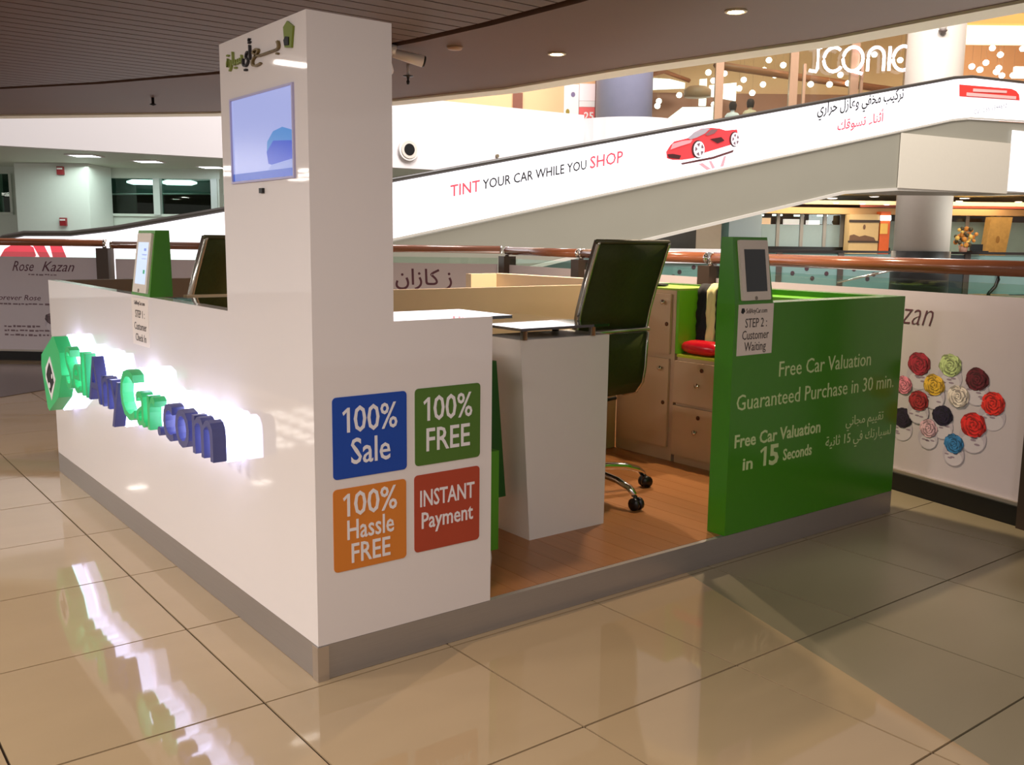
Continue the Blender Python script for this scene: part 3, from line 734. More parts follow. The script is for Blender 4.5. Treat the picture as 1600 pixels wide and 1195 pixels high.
# left poster
t, po, P, d, n, xd = poster_frame(ls[1], 0)
def lpt(body, dist, z, h, al='L', w=None, shear=0.0, mat=ink_purple, bold=0.0):
    text(body, h, P(dist - 3.80, 0.0065, z), xd, Z, mat, po, al, w=w, shear=shear, bold=bold)
lpt('Rose', 4.78, 0.875, 0.14, w=0.22, shear=0.45)
lpt('Kazan', 4.48, 0.875, 0.14, w=0.33, shear=0.45)
lpt('Forever Rose', 4.98, 0.590, 0.075, w=0.47, shear=0.25)
def dashes(z, a, b, h, seed):
    rg = random.Random(seed); s = a; mb = MB(lambda x, y, zz: P(x - 3.80, y, zz))
    while s > b:
        w = rg.uniform(0.015, 0.05); mb.box(s - w, s, 0.0065, 0.0075, z + rg.uniform(-0.003, 0.003), z + h * rg.uniform(0.6, 1.0)); s -= w + rg.uniform(0.006, 0.02)
    mb.build('fine_print', M('print_faint', (120, 96, 102), 0.6, noise=0.0), po)
dashes(0.835, 4.62, 4.34, 0.014, 1); dashes(0.545, 5.0, 4.40, 0.018, 2); dashes(0.325, 4.9, 4.52, 0.02, 3); dashes(0.285, 4.9, 4.44, 0.018, 4); dashes(0.240, 4.9, 4.36, 0.02, 5)

ROSES = [((150, 34, 52), 'deep red rose'), ]
def rose(po, P, s, z, r, rgb, o=0.007, bowl=True, seed=0, xs=1.0):
    rg = random.Random(seed)
    Q = lambda x, y, zz: P(s + x, y, z + zz)
    if bowl:
        mb = MB(Q); mb.cur = 0
        pts = disc(0, -r * 0.85, r * 1.0, r * 0.95, 20); mb.add([(a, o, b) for a, b in pts] + [(a, o + 0.0004, b) for a, b in pts], [tuple(range(20)), tuple(range(39, 19, -1))])
        mb.cur = 1
        pts = disc(r * 0.05, -r * 1.15, r * 0.8, r * 0.6, 16); mb.add([(a, o + 0.0006, b) for a, b in pts], [tuple(range(16))])
        mb.cur = 2
        for k_ in range(4):
            a = rg.uniform(-0.6, 0.6) * r; b = -r * rg.uniform(0.7, 1.3)
            pts = disc(a, b, r * 0.22, r * 0.07, 8); mb.add([(p, o + 0.0009, q) for p, q in pts], [tuple(range(8))])
        mb.build('glass_bowl_print', [M('bowl_print_rim', (188, 176, 186), 0.6, noise=0.05), M('bowl_print_body', (206, 196, 202), 0.6, noise=0.05), M('bowl_print_mark', (150, 130, 145), 0.6, noise=0.0)], po)
    mb = MB(Q); lay = 0
    def blob(cx, cz, rx, rz, a, n, wob, ci):
        nonlocal lay
        lay += 1; mb.cur = ci
        pts = []
        for q in range(n):
            th = 2 * math.pi * q / n; k_ = 1 + rg.uniform(-wob, wob)
            px, pz = rx * k_ * math.cos(th), rz * k_ * math.sin(th)
            pts.append((cx + px * math.cos(a) - pz * math.sin(a), cz + px * math.sin(a) + pz * math.cos(a)))
        mb.add([(p, o + 0.001 + 0.00008 * lay, q) for p, q in pts], [tuple(range(n))])
    blob(0, 0, r * 0.92, r * 0.78, 0, 26, 0.07, 1)
    for ring, (dist, cnt, sz) in enumerate([(0.70, 11, 0.30), (0.52, 9, 0.28), (0.33, 7, 0.22), (0.16, 5, 0.15)]):
        for k_ in range(cnt):
            a = 2 * math.pi * k_ / cnt + rg.uniform(-0.25, 0.25) + ring
            blob(r * dist * math.cos(a), r * 0.84 * dist * math.sin(a), r * sz * 0.62, r * sz * 1.05, a, 9, 0.16, (k_ + 2 * ring) % 3)
            blob(r * (dist - 0.08) * math.cos(a), r * 0.84 * (dist - 0.08) * math.sin(a), r * sz * 0.42, r * sz * 0.8, a, 8, 0.16, (k_ + 2 * ring + 1) % 3)
    sh = lambda f: tuple(max(4, min(255, int(v * f))) for v in rgb)
    nm = 'rose_%d_%d_%d_' % rgb
    mb.build('rose_print', [M(nm + 'a', rgb, 0.6, noise=0.1, scale=60), M(nm + 'b', sh(0.72), 0.6, noise=0.1, scale=60), M(nm + 'c', sh(1.14), 0.6, noise=0.1, scale=60)], po)
t, po, P, d, n, xd = poster_frame(rs[2], 0)
top = rp(1.77)
def sof(y): return (1.77 - y) / 0.9796
for i, (yy, zz, rgb, r, bl) in enumerate([(0.133, 0.651, (158, 38, 56), 0.072, 1), (-0.043, 0.665, (178, 192, 130), 0.070, 1), (-0.189, 0.618, (96, 26, 40), 0.068, 1), (0.215, 0.535, (226, 130, 150), 0.058, 0),
        (0.037, 0.560, (220, 172, 56), 0.066, 1), (-0.099, 0.525, (220, 204, 192), 0.066, 0), (0.118, 0.470, (160, 40, 46), 0.064, 1), (-0.279, 0.520, (216, 44, 38), 0.070, 1), (0.208, 0.370, (38, 24, 48), 0.066, 1),
        (-0.022, 0.420, (34, 22, 50), 0.064, 1), (-0.190, 0.405, (210, 40, 38), 0.074, 1), (0.051, 0.345, (212, 170, 180), 0.058, 1), (-0.097, 0.298, (54, 120, 172), 0.060, 1)]):
    rose(po, P, sof(yy), zz, r, rgb, o=0.0065 + 0.0004 * (i % 7), bowl=bool(bl), seed=i)
text('Rose Kazan', 0.165, P(sof(0.074), 0.0065, 0.838), xd, Z, ink_purple, po, 'R', w=0.66, shear=0.35, hfit=0.115, bold=-0.0025)
t, po, P, d, n, xd = poster_frame(ls[1], 0)
rose(po, P, 4.41 - 3.80, 0.415, 0.07, (112, 92, 96), seed=30)

# =================================================================== MOVING WALK (travelator)
TA = Vector((5.35, 8.56, 0)); TD = Vector((0.99, -0.1414, 0)).normalized(); TN = Vector((TD.y, -TD.x, 0))   # TN towards the viewer
if TN.dot(C0 - TA) < 0: TN = -TN
def T(s, o, z): return TA + TD * s + TN * o + Z * z
tv = thing('moving_walk', 'inclined moving walk with white backlit advertising side and grey cladding crossing the void', 'moving walk', (TA.x, TA.y, 0))
topz = [(-4.62, 1.10), (-4.5, 1.19), (-4.3, 1.235), (-3.85, 1.24), (-3.4, 1.30), (0, 1.975), (11.0, 4.235), (11.5, 4.30), (14.5, 4.36)]
botz = [(-4.62, 0.98), (-4.5, 0.72), (-4.3, 0.50), (-3.85, 0.46), (-3.4, 0.50), (0, 1.205), (11.0, 3.48), (11.5, 3.545), (14.5, 3.64)]
clad = [(-4.62, 0.0), (-4.5, 0.0), (-4.3, 0.0), (-3.85, 0.0), (-2.0, 0.03), (0, 0.40), (8.3, 2.07), (9.6, 2.17), (11.5, 2.20), (14.5, 2.28)]
def band(name, mat, up, dn, o0, o1, par, gap=0.0, **kw):
    mb = MB(T); ss = sorted(set([a for a, b in up] + [a for a, b in dn]))
    def at(pl, s):
        for a, b in zip(pl, pl[1:]):
            if a[0] <= s <= b[0]: return a[1] + (b[1] - a[1]) * (s - a[0]) / (b[0] - a[0])
        return pl[-1][1]
    mb.loft([[(s, o0, at(dn, s)), (s, o1, at(dn, s)), (s, o1, at(up, s) - gap), (s, o0, at(up, s) - gap)] for s in ss])
    return mb.build(name, mat, par, **kw)
adp = band('advert_panel', lit_white, topz, botz, -0.05, 0.0, tv, 0.03)
cladm = M('travelator_cladding_grey', (150, 146, 132), 0.5, noise=0.03, scale=2)
mb = MB()
band('side_cladding', cladm, botz, clad, -1.5, -0.01, tv, 0.015)
band('bottom_trim', M('trim_pale_grey', (206, 200, 190), 0.5, noise=0.0), [(a, b + 0.05) for a, b in clad if a > -2.1], [(a, b) for a, b in clad if a > -2.1], -0.02, 0.012, tv)
band('panel_edge', M('trim_pale_grey', (206, 200, 190), 0.5), [(a, b + 0.03) for a, b in botz], botz, -0.02, 0.015, tv)
mb = MB(); mb.tube([T(a, -0.03, b) for a, b in topz], 0.032, 8); mb.build('handrail_belt', M('handrail_rubber', (58, 52, 46), 0.4, noise=0.05), tv)
band('far_side', cladm, [(a, b - 0.02) for a, b in topz], botz, -1.50, -1.45, tv)
MB(T).box(9.62, 12.75, 0.005, 0.03, 2.22, 3.17).build('landing_panel', M('landing_pale', (214, 206, 190), 0.5, noise=0.02), tv)
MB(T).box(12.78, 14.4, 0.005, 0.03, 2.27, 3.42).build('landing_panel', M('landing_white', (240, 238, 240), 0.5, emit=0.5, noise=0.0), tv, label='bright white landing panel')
# lettering on the advert (slanted with the incline)
TU = Vector((0, 0, 1)); TXD = (TD * 1.0 + Z * 0.2055).normalized()
def ttext(body, s0, s1, z0, h, mat, bold=0.0, ww=None, hfit=None):
    vs, fs = text_data(body, h, bold, 0.0, 0.0006)
    x0 = min(v.x for v in vs); x1 = max(v.x for v in vs); k_ = (s1 - s0) / (x1 - x0)
    sy = 1.0
    if hfit: sy = hfit / (max(v.y for v in vs) - min(v.y for v in vs))
    mb = MB(); mb.v = [T(s0 + (v.x - x0) * k_, 0.010 + v.z, z0 + v.y * sy + 0.2055 * (v.x - x0) * k_) for v in vs]; mb.f = fs; mb.mi = [0] * len(fs); mb.sm = [False] * len(fs)
    return mb.build('lettering', mat, adp)
ttext('TINT', 0.80, 1.245, 1.785, 0.215, bl_red, 0.003)
ttext('YOUR CAR WHILE YOU', 1.285, 2.97, 1.90, 0.185, ink_black, 0.002)
ttext('SHOP', 3.03, 3.61, 2.255, 0.24, bl_red, 0.003)
ttext(arabic('تركيب مخفي وعازل حراري'), 7.53, 9.62, 3.335, 0.25, ink_black, 0.004)
ttext(arabic('أثناء تسوقك'), 8.02, 9.15, 3.11, 0.22, bl_red, 0.004)
ttext('Call: 055 1394612', 11.58, 12.55, 3.63, 0.115, M('print_grey', (120, 118, 130), 0.6, noise=0.0))
def tplate(name, mat, poly, o, par=None):
    mb = MB(T); mb.loft([[(a, o * 3, b) for a, b in poly], [(a, o * 3 + 0.004, b) for a, b in poly]])
    return mb.build(name, mat, par or adp)
bd = tplate('red_badge', M('badge_red', (206, 52, 44), 0.6, emit=0.35, noise=0.0), [(11.133, 3.915), (12.932, 3.985), (12.90, 4.09), (12.80, 4.15), (12.644, 4.178), (11.107, 4.125)], 0.002)
tplate('badge_line', M('badge_pink', (236, 190, 186), 0.6, noise=0.0), [(11.5, 4.03), (12.5, 4.085), (12.5, 4.13), (11.5, 4.085)], 0.005, bd)
tplate('badge_line', M('badge_pink', (236, 190, 186), 0.6), [(11.32, 3.94), (12.8, 3.995), (12.8, 4.05), (11.32, 4.0)], 0.005, bd)
CARRED = M('car_print_red', (206, 56, 62), 0.6, emit=0.4, noise=0.12, scale=6); CARDK = M('car_print_dark', (70, 26, 28), 0.6, noise=0.0); CARGL = M('car_print_glass', (160, 150, 158), 0.6, emit=0.3, noise=0.1)
CARPK = M('car_print_pink', (232, 140, 146), 0.6, emit=0.4, noise=0.05)
cr = tplate('car_print', CARRED, [(4.407, 2.564), (4.479, 2.662), (4.554, 2.726), (4.707, 2.763), (4.831, 2.795), (4.921, 2.879), (5.076, 2.949), (5.268, 2.973), (5.431, 2.972), (5.563, 2.951), (5.794, 2.983), (5.827, 2.875), (5.806, 2.775), (5.642, 2.729), (5.159, 2.592), (5.098, 2.541), (4.925, 2.495), (4.722, 2.461), (4.535, 2.452), (4.427, 2.47)], 0.002)
tplate('car_windscreen', CARGL, [(4.8, 2.788), (4.921, 2.879), (5.092, 2.95), (5.236, 2.959), (5.144, 2.881), (4.988, 2.811), (4.863, 2.773)], 0.005, cr)
tplate('car_side_window', M('car_print_window', (140, 96, 100), 0.6, noise=0.0), [(5.146, 2.86), (5.269, 2.949), (5.40, 2.955), (5.33, 2.891), (5.2, 2.85)], 0.005, cr)
tplate('car_highlight', CARPK, [(4.52, 2.69), (4.72, 2.745), (4.90, 2.77), (4.86, 2.72), (4.66, 2.66), (4.48, 2.60)], 0.005, cr)
tplate('car_intake', CARDK, [(5.246, 2.80), (5.47, 2.845), (5.539, 2.796), (5.40, 2.745)], 0.005, cr)
tplate('car_grille', CARDK, [(4.424, 2.529), (4.531, 2.540), (4.687, 2.525), (4.659, 2.47), (4.457, 2.478)], 0.005, cr)
for (cs, cz, rx, rz) in [(5.029, 2.633, 0.108, 0.122), (5.753, 2.826, 0.086, 0.104)]:
    tplate('car_tyre', CARDK, disc(cs - 0.012, cz, rx * 1.15, rz * 1.12, 20), 0.005, cr)
    tplate('car_wheel', M('car_print_wheel', (226, 216, 222), 0.6, emit=0.5, noise=0.0), disc(cs, cz, rx, rz, 20), 0.008, cr)
    for q in range(5):
        a = 2 * math.pi * q / 5 + 0.6
        tplate('wheel_gap', M('car_print_gap', (120, 96, 106), 0.6, noise=0.0), [(cs + rx * 0.35 * math.cos(a), cz + rz * 0.35 * math.sin(a)), (cs + rx * 0.8 * math.cos(a - 0.38), cz + rz * 0.8 * math.sin(a - 0.38)), (cs + rx * 0.8 * math.cos(a + 0.38), cz + rz * 0.8 * math.sin(a + 0.38))], 0.011, cr)
tplate('tray_print', M('tray_print_brown', (96, 50, 50), 0.6, noise=0.2, scale=8), [(4.693, 2.412), (5.324, 2.54), (5.746, 2.668), (5.731, 2.628), (5.326, 2.504), (4.725, 2.390)], 0.002)
for f_ in ([(5.04, 2.417), (5.12, 2.435), (5.30, 2.352), (5.21, 2.331)], [(5.247, 2.468), (5.295, 2.478), (5.38, 2.372), (5.32, 2.356)], [(5.545, 2.555), (5.595, 2.568), (5.55, 2.405), (5.48, 2.392)]):
    tplate('finger_print', M('finger_print_pink', (232, 150, 160), 0.6, emit=0.35, noise=0.0), f_, 0.002)
# red advert letters low on the walk at left
tplate('red_letter', bl_red, [(-4.55, 0.98), (-4.50, 1.07), (-4.42, 1.12), (-4.30, 1.13), (-4.22, 1.09), (-4.20, 1.0), (-4.27, 0.9), (-4.45, 0.9)], 0.002)
tplate('red_letter', bl_red, [(-4.24, 1.14), (-4.13, 1.15), (-4.05, 0.95), (-4.15, 0.95)], 0.004)
tplate('red_letter', bl_red, [(-4.07, 1.17), (-3.96, 1.175), (-3.89, 0.95), (-4.03, 0.95)], 0.004)

# =================================================================== FAR SIDE OF THE ATRIUM
fas = M('fascia_white', (226, 220, 220), 0.5, noise=0.015, scale=1)
def fd(u): return 14.8 + (u + 7.78) * 0.656
pts = [(-13, fd(-13)), (1.85, fd(1.85))]
cu, cd, cr_ = 2.55, 22.35, 1.35
arc = []
for i in range(9):
    a = math.radians(218 + (322 - 218) * i / 8); arc.append((cu + cr_ * math.cos(a), cd + cr_ * math.sin(a)))
front = pts[:1] + [(arc[0][0] - 0.02, fd(arc[0][0] - 0.02))] + arc + [(5.2, 22.9), (16, 23.6)]
back = [(a, b + 0.2) for a, b in front]
structure(MB(lambda u, d, z: G(u, d, z)).prism(front + back[::-1], 2.55, 3.86).build('wall_atrium', fas))
structure(MB(G).prism([(-13, fd(-13) + 0.21), (1.4, fd(1.4) + 0.25), (5.2, 23.2), (16, 24.0), (16, 31), (-13, 31)], 2.56, 2.75).build('ceiling', M('far_ceiling_pale', (206, 214, 196), 0.5, noise=0.02)))
# upper storey
upw = M('upper_wall_tan', (222, 176, 132), 0.6, noise=0.04, scale=2)
structure(box('wall_back', upw, -6, 3.4, 25.2, 25.4, 2.76, 8.2, f=G))
structure(box('wall_back', M('upper_shop_brown', (150, 96, 70), 0.5, noise=0.1, scale=2), 3.4, 11.0, 29.0, 29.2, 2.76, 5.55, f=G))
structure(box('wall_back', upw, 3.4, 18.0, 29.2, 29.4, 2.76, 8.2, f=G))
structure(box('wall_right', upw, 18.0, 18.2, 20, 31, 0, 8.2, f=G))
structure(box('ceiling', M('upper_ceiling', (236, 214, 180), 0.6, noise=0.02), -6, 18, 23.5, 29.4, 8.0, 8.2, f=G))
def gbox(nm, mt, u0, u1, d0, d1, z0, z1, par=None, **kw): return MB(G).box(u0, u1, d0, d1, z0, z1).build(nm, mt, par, **kw)
props(gbox('brown_door_panel', M('brown_panel', (118, 66, 46), 0.5), -0.06, 0.19, 25.14, 25.19, 4.45, 4.93), 'small dark brown panel on the tan upper wall at left', 'panel')
ps = thing('sale_poster', 'white and red shop poster on the upper floor beside the blue-grey column', 'poster', G(1.6, 25, 4.3))
gbox('sheet', ink_white, 1.24, 1.62, 25.12, 25.19, 4.30, 5.15, ps)
gbox('sheet', M('poster_pinkish', (246, 226, 230), 0.6, noise=0.0), 1.63, 2.03, 25.12, 25.19, 4.75, 5.17, ps)
gbox('sheet', ink_white, 1.63, 2.03, 25.12, 25.19, 4.60, 4.745, ps)
rd = gbox('sheet', M('poster_red', (222, 96, 96), 0.6, noise=0.0), 1.63, 2.03, 25.12, 25.19, 4.26, 4.595, ps)
text('25', 0.26, G(1.88, 25.12, 4.29), RH, Z, ink_white, rd, 'C', bold=0.006)
plate('emblem', M('poster_violet', (120, 104, 140), 0.6, noise=0.0), disc(1.47, 4.90, 0.055, 0.065, 12), G(0, 25.12, 0), RH, Z, 0.004, ps)
plate('emblem', M('poster_olive', (150, 128, 40), 0.6, noise=0.0), disc(1.34, 4.47, 0.05, 0.075, 12), G(0, 25.12, 0), RH, Z, 0.004, ps)
gbox('frame', M('poster_frame_brown', (120, 84, 84), 0.5), 2.035, 2.09, 25.08, 25.19, 4.1, 5.3, ps)
def column(label, u, d, r, z0, z1, mat, n=28):
    t = thing('column', label, 'column', G(u, d, z0))
    MB(G).lathe((u, d, z0), [(r, 0), (r, z1 - z0)], n).build('shaft', mat, t)
    return t
c1 = column('blue-grey round column on the upper floor behind the white balcony bulge', 2.55, 23.1, 0.66, 2.76, 8.0, M('column_blue_grey', (128, 128, 150), 0.5, noise=0.05, scale=6))
c2 = column('tall pale round column at right behind the landing of the moving walk', 9.12, 21.6, 0.585, 0.0, 8.0, M('column_pale', (204, 194, 182), 0.45, noise=0.03))
MB(G).lathe((9.12, 21.6, 0.0), [(0.62, 0), (0.62, 1.08)], 28).build('dark_base', M('column_base_dark', (40, 38, 36), 0.4, noise=0.05), c2)
cmr = thing('wall_camera', 'small dome camera on the tall pale column at upper right', 'camera', G(8.98, 21.0, 5.65))
MB(G).lathe((8.98, 20.98, 5.62), [(0.0, 0.0), (0.05, 0.01), (0.085, 0.05), (0.09, 0.07)], 14).build('dome', M('camera_dark', (110, 96, 90), 0.3, noise=0.0), cmr)
MB(G).lathe((8.98, 20.98, 5.69), [(0.07, 0.0), (0.07, 0.10), (0.03, 0.13)], 14).box(8.95, 9.01, 20.95, 21.05, 5.72, 5.80).build('mount', M('camera_mount_pale', (200, 190, 180), 0.4, noise=0.0), cmr)
# ICONIC shop
fr_m = M('shopfront_frame_tan', (176, 140, 112), 0.4, metal=0.2, noise=0.04)
sf = thing('upper_shopfront', 'glazed upper shopfront with tan mullions and a sloping brown beam', 'shopfront', G(7.2, 25, 3.9))
for u in (5.15, 7.02, 8.55, 9.92):
    gbox('mullion', fr_m, u - 0.10, u + 0.10, 24.95, 25.1, 3.9, 6.6, sf)
for u in (7.30, 8.75):
    gbox('mullion', fr_m, u - 0.035, u + 0.035, 25.0, 25.08, 3.9, 5.7, sf)
for a, b in ((3.3, 5.05), (5.25, 6.92), (7.12, 8.45), (8.65, 9.82)):
    gbox('glass_pane', glass('shop_glass'), a, b, 25.02, 25.035, 3.9, 6.6, sf)
MB().tube([G(5.1, 25.3, 5.70), G(8.0, 27.0, 5.67), G(11.0, 28.6, 5.62)], 0.10, 4).build('beam', M('beam_rust_brown', (158, 92, 56), 0.5, noise=0.08), sf)
MB().tube([G(3.3, 28.2, 5.78), G(4.2, 28.0, 5.98), G(5.0, 28.4, 5.80)], 0.06, 4).build('beam', M('beam_rust_brown', (158, 92, 56), 0.5), sf)
neon = M('neon_white', (255, 255, 255), 0.4, emit=2.2, ecol=(250, 238, 255), noise=0.0)
sn = thing('shop_sign', 'glowing white round-letter ICONIC sign over the upper shopfront', 'sign', G(8.6, 24.8, 5.4))
def letter_path(nm, paths):
    mb = MB()
    for p in paths: mb.tube([G(7.36 + a * 0.86, 24.85, 5.46 + b + 0.03 * a) for a, b in p], 0.04, 8)
    mb.build(nm, neon, sn)
def arcp(cx, cy, r, a0, a1, n=16): return [(cx + r * math.cos(math.radians(a0 + (a1 - a0) * i / n)), cy + r * math.sin(math.radians(a0 + (a1 - a0) * i / n))) for i in range(n + 1)]
letter_path('letter', [[(0.0, 0.05), (0.20, 0.02), (0.24, 0.10), (0.24, 0.60)], [(0.10, 0.60), (0.34, 0.60)]])
letter_path('letter', [arcp(0.70, 0.30, 0.29, 50, 320)])
letter_path('letter', [arcp(1.26, 0.30, 0.29, 0, 360, 22), [(1.32, 0.0), (1.55, -0.06)]])
letter_path('letter', [[(1.70, 0.0), (1.70, 0.30)] + arcp(1.93, 0.34, 0.23, 180, 0) + [(2.16, 0.30), (2.16, 0.0)]])
letter_path('letter', [[(2.32, 0.0), (2.32, 0.58)]])
letter_path('letter', [arcp(2.72, 0.29, 0.29, 70, 300)])
white_glare = M('shop_white_glare', (250, 246, 240), 0.4, emit=1.1, ecol=(255, 250, 244), noise=0.0)  # overlit white surfaces in the shop, their glare painted as emission
for lab, q in [('large white hanging panel with painted glare left in the upper shop', [(3.86, 5.48), (4.8, 5.53), (4.8, 5.68), (4.35, 5.78), (3.86, 5.80)]), ('white counter with painted glare low in the upper shop', [(4.1, 4.5), (5.75, 4.6), (5.72, 5.03), (4.75, 5.01)]),
               ('tall white board with painted glare behind the first mullion', [(5.22, 5.06), (5.42, 5.06), (5.42, 5.80), (5.22, 5.78)]), ('white picture board with painted glare right of the first mullion', [(5.5, 5.32), (6.26, 5.2), (6.26, 5.70), (5.5, 5.62)])]:
    props(MB().loft([[G(a, 28.0, b) for a, b in q], [G(a, 28.08, b) for a, b in q]]).build('glare_panel', white_glare), lab, 'light panel')
props(MB(G).lathe((4.98, 27.0, 5.13), [(0.0, 0.0), (0.37, 0.02), (0.37, 0.2), (0.25, 0.29), (0.0, 0.32)], 18).build('drum_shade', M('drum_shade_brown', (168, 124, 96), 0.5, noise=0.04)), 'brown rounded drum shade in the upper shop', 'lamp shade')
pd = None
GL = M('pendant_globe_glow', (255, 250, 240), 0.4, emit=7.0, ecol=(255, 244, 230), noise=0.0)
for (u, d, z) in [(5.1, 26.2, 5.66), (5.78, 27.4, 5.84), (6.32, 27.4, 5.68), (5.93, 26.2, 5.26), (6.43, 26.8, 5.24), (6.86, 27.4, 5.56), (5.36, 26.8, 5.55), (4.55, 27.4, 5.25), (3.99, 27.4, 5.08), (3.78, 26.2, 4.79), (6.99, 27.4, 6.21), (7.07, 26.2, 5.87), (6.72, 26.8, 5.84), (7.02, 26.8, 5.71), (5.52, 27.4, 5.01), (7.82, 26.2, 5.39), (8.32, 26.2, 5.39), (9.21, 27.4, 5.62), (8.79, 26.8, 5.74), (9.89, 27.4, 6.39), (10.61, 27.4, 6.25), (12.84, 26.8, 6.48), (13.07, 26.8, 6.31), (12.98, 27.4, 6.21), (12.05, 26.2, 5.89), (12.27, 26.2, 5.81), (13.35, 27.4, 6.07), (12.71, 26.2, 5.76), (13.45, 27.4, 5.87), (13.46, 26.8, 5.78), (13.96, 27.4, 6.59)]:
    right = u > 11
    lab = 'one of the small glowing globe pendants hanging right of the tall pale column' if right else 'one of the small glowing globe pendants hanging inside the ICONIC shop'
    grp = 'globe pendants right of the pale column' if right else 'globe pendants in the upper shop'
    if pd is None:
        pd = thing('globe_pendant', lab, 'lamp', G(u, d, z), grp); first = pd
        c = wloc(pd)
        MB().lathe((c.x, c.y, c.z - 0.075), [(0.0, 0), (0.045, 0.012), (0.075, 0.05), (0.08, 0.08), (0.07, 0.115), (0.035, 0.145), (0.0, 0.15)], 12).build('globe', GL, pd)
        MB().tube([(c.x, c.y, c.z + 0.07), (c.x, c.y, 8.0)], 0.004, 4).build('cord', fr_m, pd)
    else:
        o = dup_tree(first, G(u, d, z), 0, lab); o['group'] = grp
def person(label, u, d, z, top_rgb):
    o = MB(G).lathe((u, d, z - 0.55), [(0.0, 0), (0.17, 0.0), (0.20, 0.2), (0.21, 0.32), (0.15, 0.40), (0.055, 0.43), (0.05, 0.47), (0.075, 0.52), (0.085, 0.58), (0.075, 0.65), (0.04, 0.70), (0.0, 0.71)], 14).build('person', M('shirt_%d' % top_rgb[0], top_rgb, 0.7, noise=0.05))
    props(o, label, 'person')
    MB(G).lathe((u, d - 0.005, z - 0.07), [(0.09, 0.0), (0.105, 0.08), (0.11, 0.14), (0.08, 0.22), (0.0, 0.25)], 12).build('hair', M('dark_hair', (52, 30, 24), 0.7, noise=0.1), o)
person('dark-haired person in a white top seated in the upper shop', 6.05, 27.4, 4.93, (232, 228, 236))
person('dark-haired person in a beige top standing right of the seated one', 6.56, 27.5, 5.02, (220, 196, 168))
# lit coves at the right of the upper floor
cv = thing('ceiling_cove', 'brightly lit stepped ceiling cove at the upper right corner', 'ceiling light', G(13, 25, 6.4))
cvm = M('cove_glow', (255, 236, 190), 0.5, emit=1.0, ecol=(255, 236, 196), noise=0.0)
gbox('cove_face', cvm, 10.2, 17.0, 25.0, 25.3, 6.30, 6.68, cv)
gbox('cove_lip', cvm, 10.2, 17.0, 24.7, 24.9, 6.18, 6.25, cv)
gbox('cove_soffit', M('cove_orange', (232, 172, 96), 0.5, noise=0.02), 10.2, 17.0, 24.9, 26.0, 6.70, 6.95, cv)
c3 = gbox('glare_panel', white_glare, 13.6, 14.6, 27.0, 27.1, 5.75, 6.05); props(c3, 'white lit panel at the right edge under the globe pendants', 'light panel')
# fascia fittings
spk = thing('round_speaker', 'round white speaker with a black centre on the white balcony front', 'speaker', G(-2.03, 18.56, 2.9))
def fdisc(nm, mt, u, z, r, o0, o1, par, n=24):
    tq = Vector((1, 0.656, 0)).normalized(); dd = fd(u)
    fr1 = [G(u + tq.x * r * math.cos(2 * math.pi * i / n) + tq.y * o0, dd + tq.y * r * math.cos(2 * math.pi * i / n) - tq.x * o0, z + r * math.sin(2 * math.pi * i / n)) for i in range(n)]
    fr2 = [G(u + tq.x * r * math.cos(2 * math.pi * i / n) + tq.y * o1, dd + tq.y * r * math.cos(2 * math.pi * i / n) - tq.x * o1, z + r * math.sin(2 * math.pi * i / n)) for i in range(n)]
    return MB().loft([fr1, fr2]).build(nm, mt, par)
fdisc('rim', M('speaker_rim_white', (236, 230, 224), 0.4, noise=0.0), -2.03, 2.895, 0.205, 0.005, 0.06, spk)
fdisc('ring', M('speaker_ring_cream', (222, 208, 196), 0.4, noise=0.0), -2.03, 2.895, 0.165, 0.06, 0.075, spk)
fdisc('cone', black, -2.03, 2.895, 0.11, 0.075, 0.08, spk)
sd = thing('sensor_stud', 'tiny brass stud on the white balcony front right of the speaker', 'sensor', G(-0.36, fd(-0.36), 2.9))
fdisc('stud', M('stud_brass', (120, 106, 84), 0.4, noise=0.0), -0.36, 2.89, 0.035, 0.0, 0.04, sd, 12)
# ground floor left
gw = M('ground_wall_pale', (206, 216, 206), 0.5, noise=0.02)
structure(box('wall_left', gw, -14, -10.42, 19.5, 19.7, 0, 2.56, f=G))
structure(MB(G).box(-10.06, -8.49, 19.5, 19.7, 0, 2.56).box(-10.42, -10.06, 19.5, 19.7, 0, 1.64).box(-8.49, -5.9, 19.5, 19.7, 0, 1.64).box(-10.42, -10.06, 19.5, 19.7, 2.42, 2.56).box(-8.49, -5.9, 19.5, 19.7, 2.36, 2.56).box(-5.9, 0.1, 19.5 + 3, 19.7 + 3, 0, 2.56).box(-5.9, -5.7, 19.7, 22.6, 0, 2.56).build('wall_left', gw))
sqc = thing('column', 'broad pale square column at left on the ground floor across the void', 'column', G(-8.74, 18.9, 0))
gbox('shaft', M('square_column_pale', (212, 220, 214), 0.5, noise=0.02), -9.44, -8.05, 18.4, 19.45, 0, 2.555, sqc)
gbox('dark_base', M('column_base_dark', (40, 38, 36), 0.4), -9.47, -8.02, 18.38, 19.45, 0, 1.20, sqc)
for lab, z in (('red fire alarm bell high on the square column', 2.42), ('red fire call point low on the square column', 1.47)):
    fa = thing('fire_alarm', lab, 'fire alarm', G(-8.55, 18.38, z))
    gbox('box', M('alarm_red', (140, 22, 30), 0.4, noise=0.0), -8.61, -8.49, 18.33, 18.395, z - 0.075, z + 0.075, fa)
    gbox('label_strip', ink_white, -8.60, -8.50, 18.325, 18.33, z + 0.02, z + 0.05, fa)
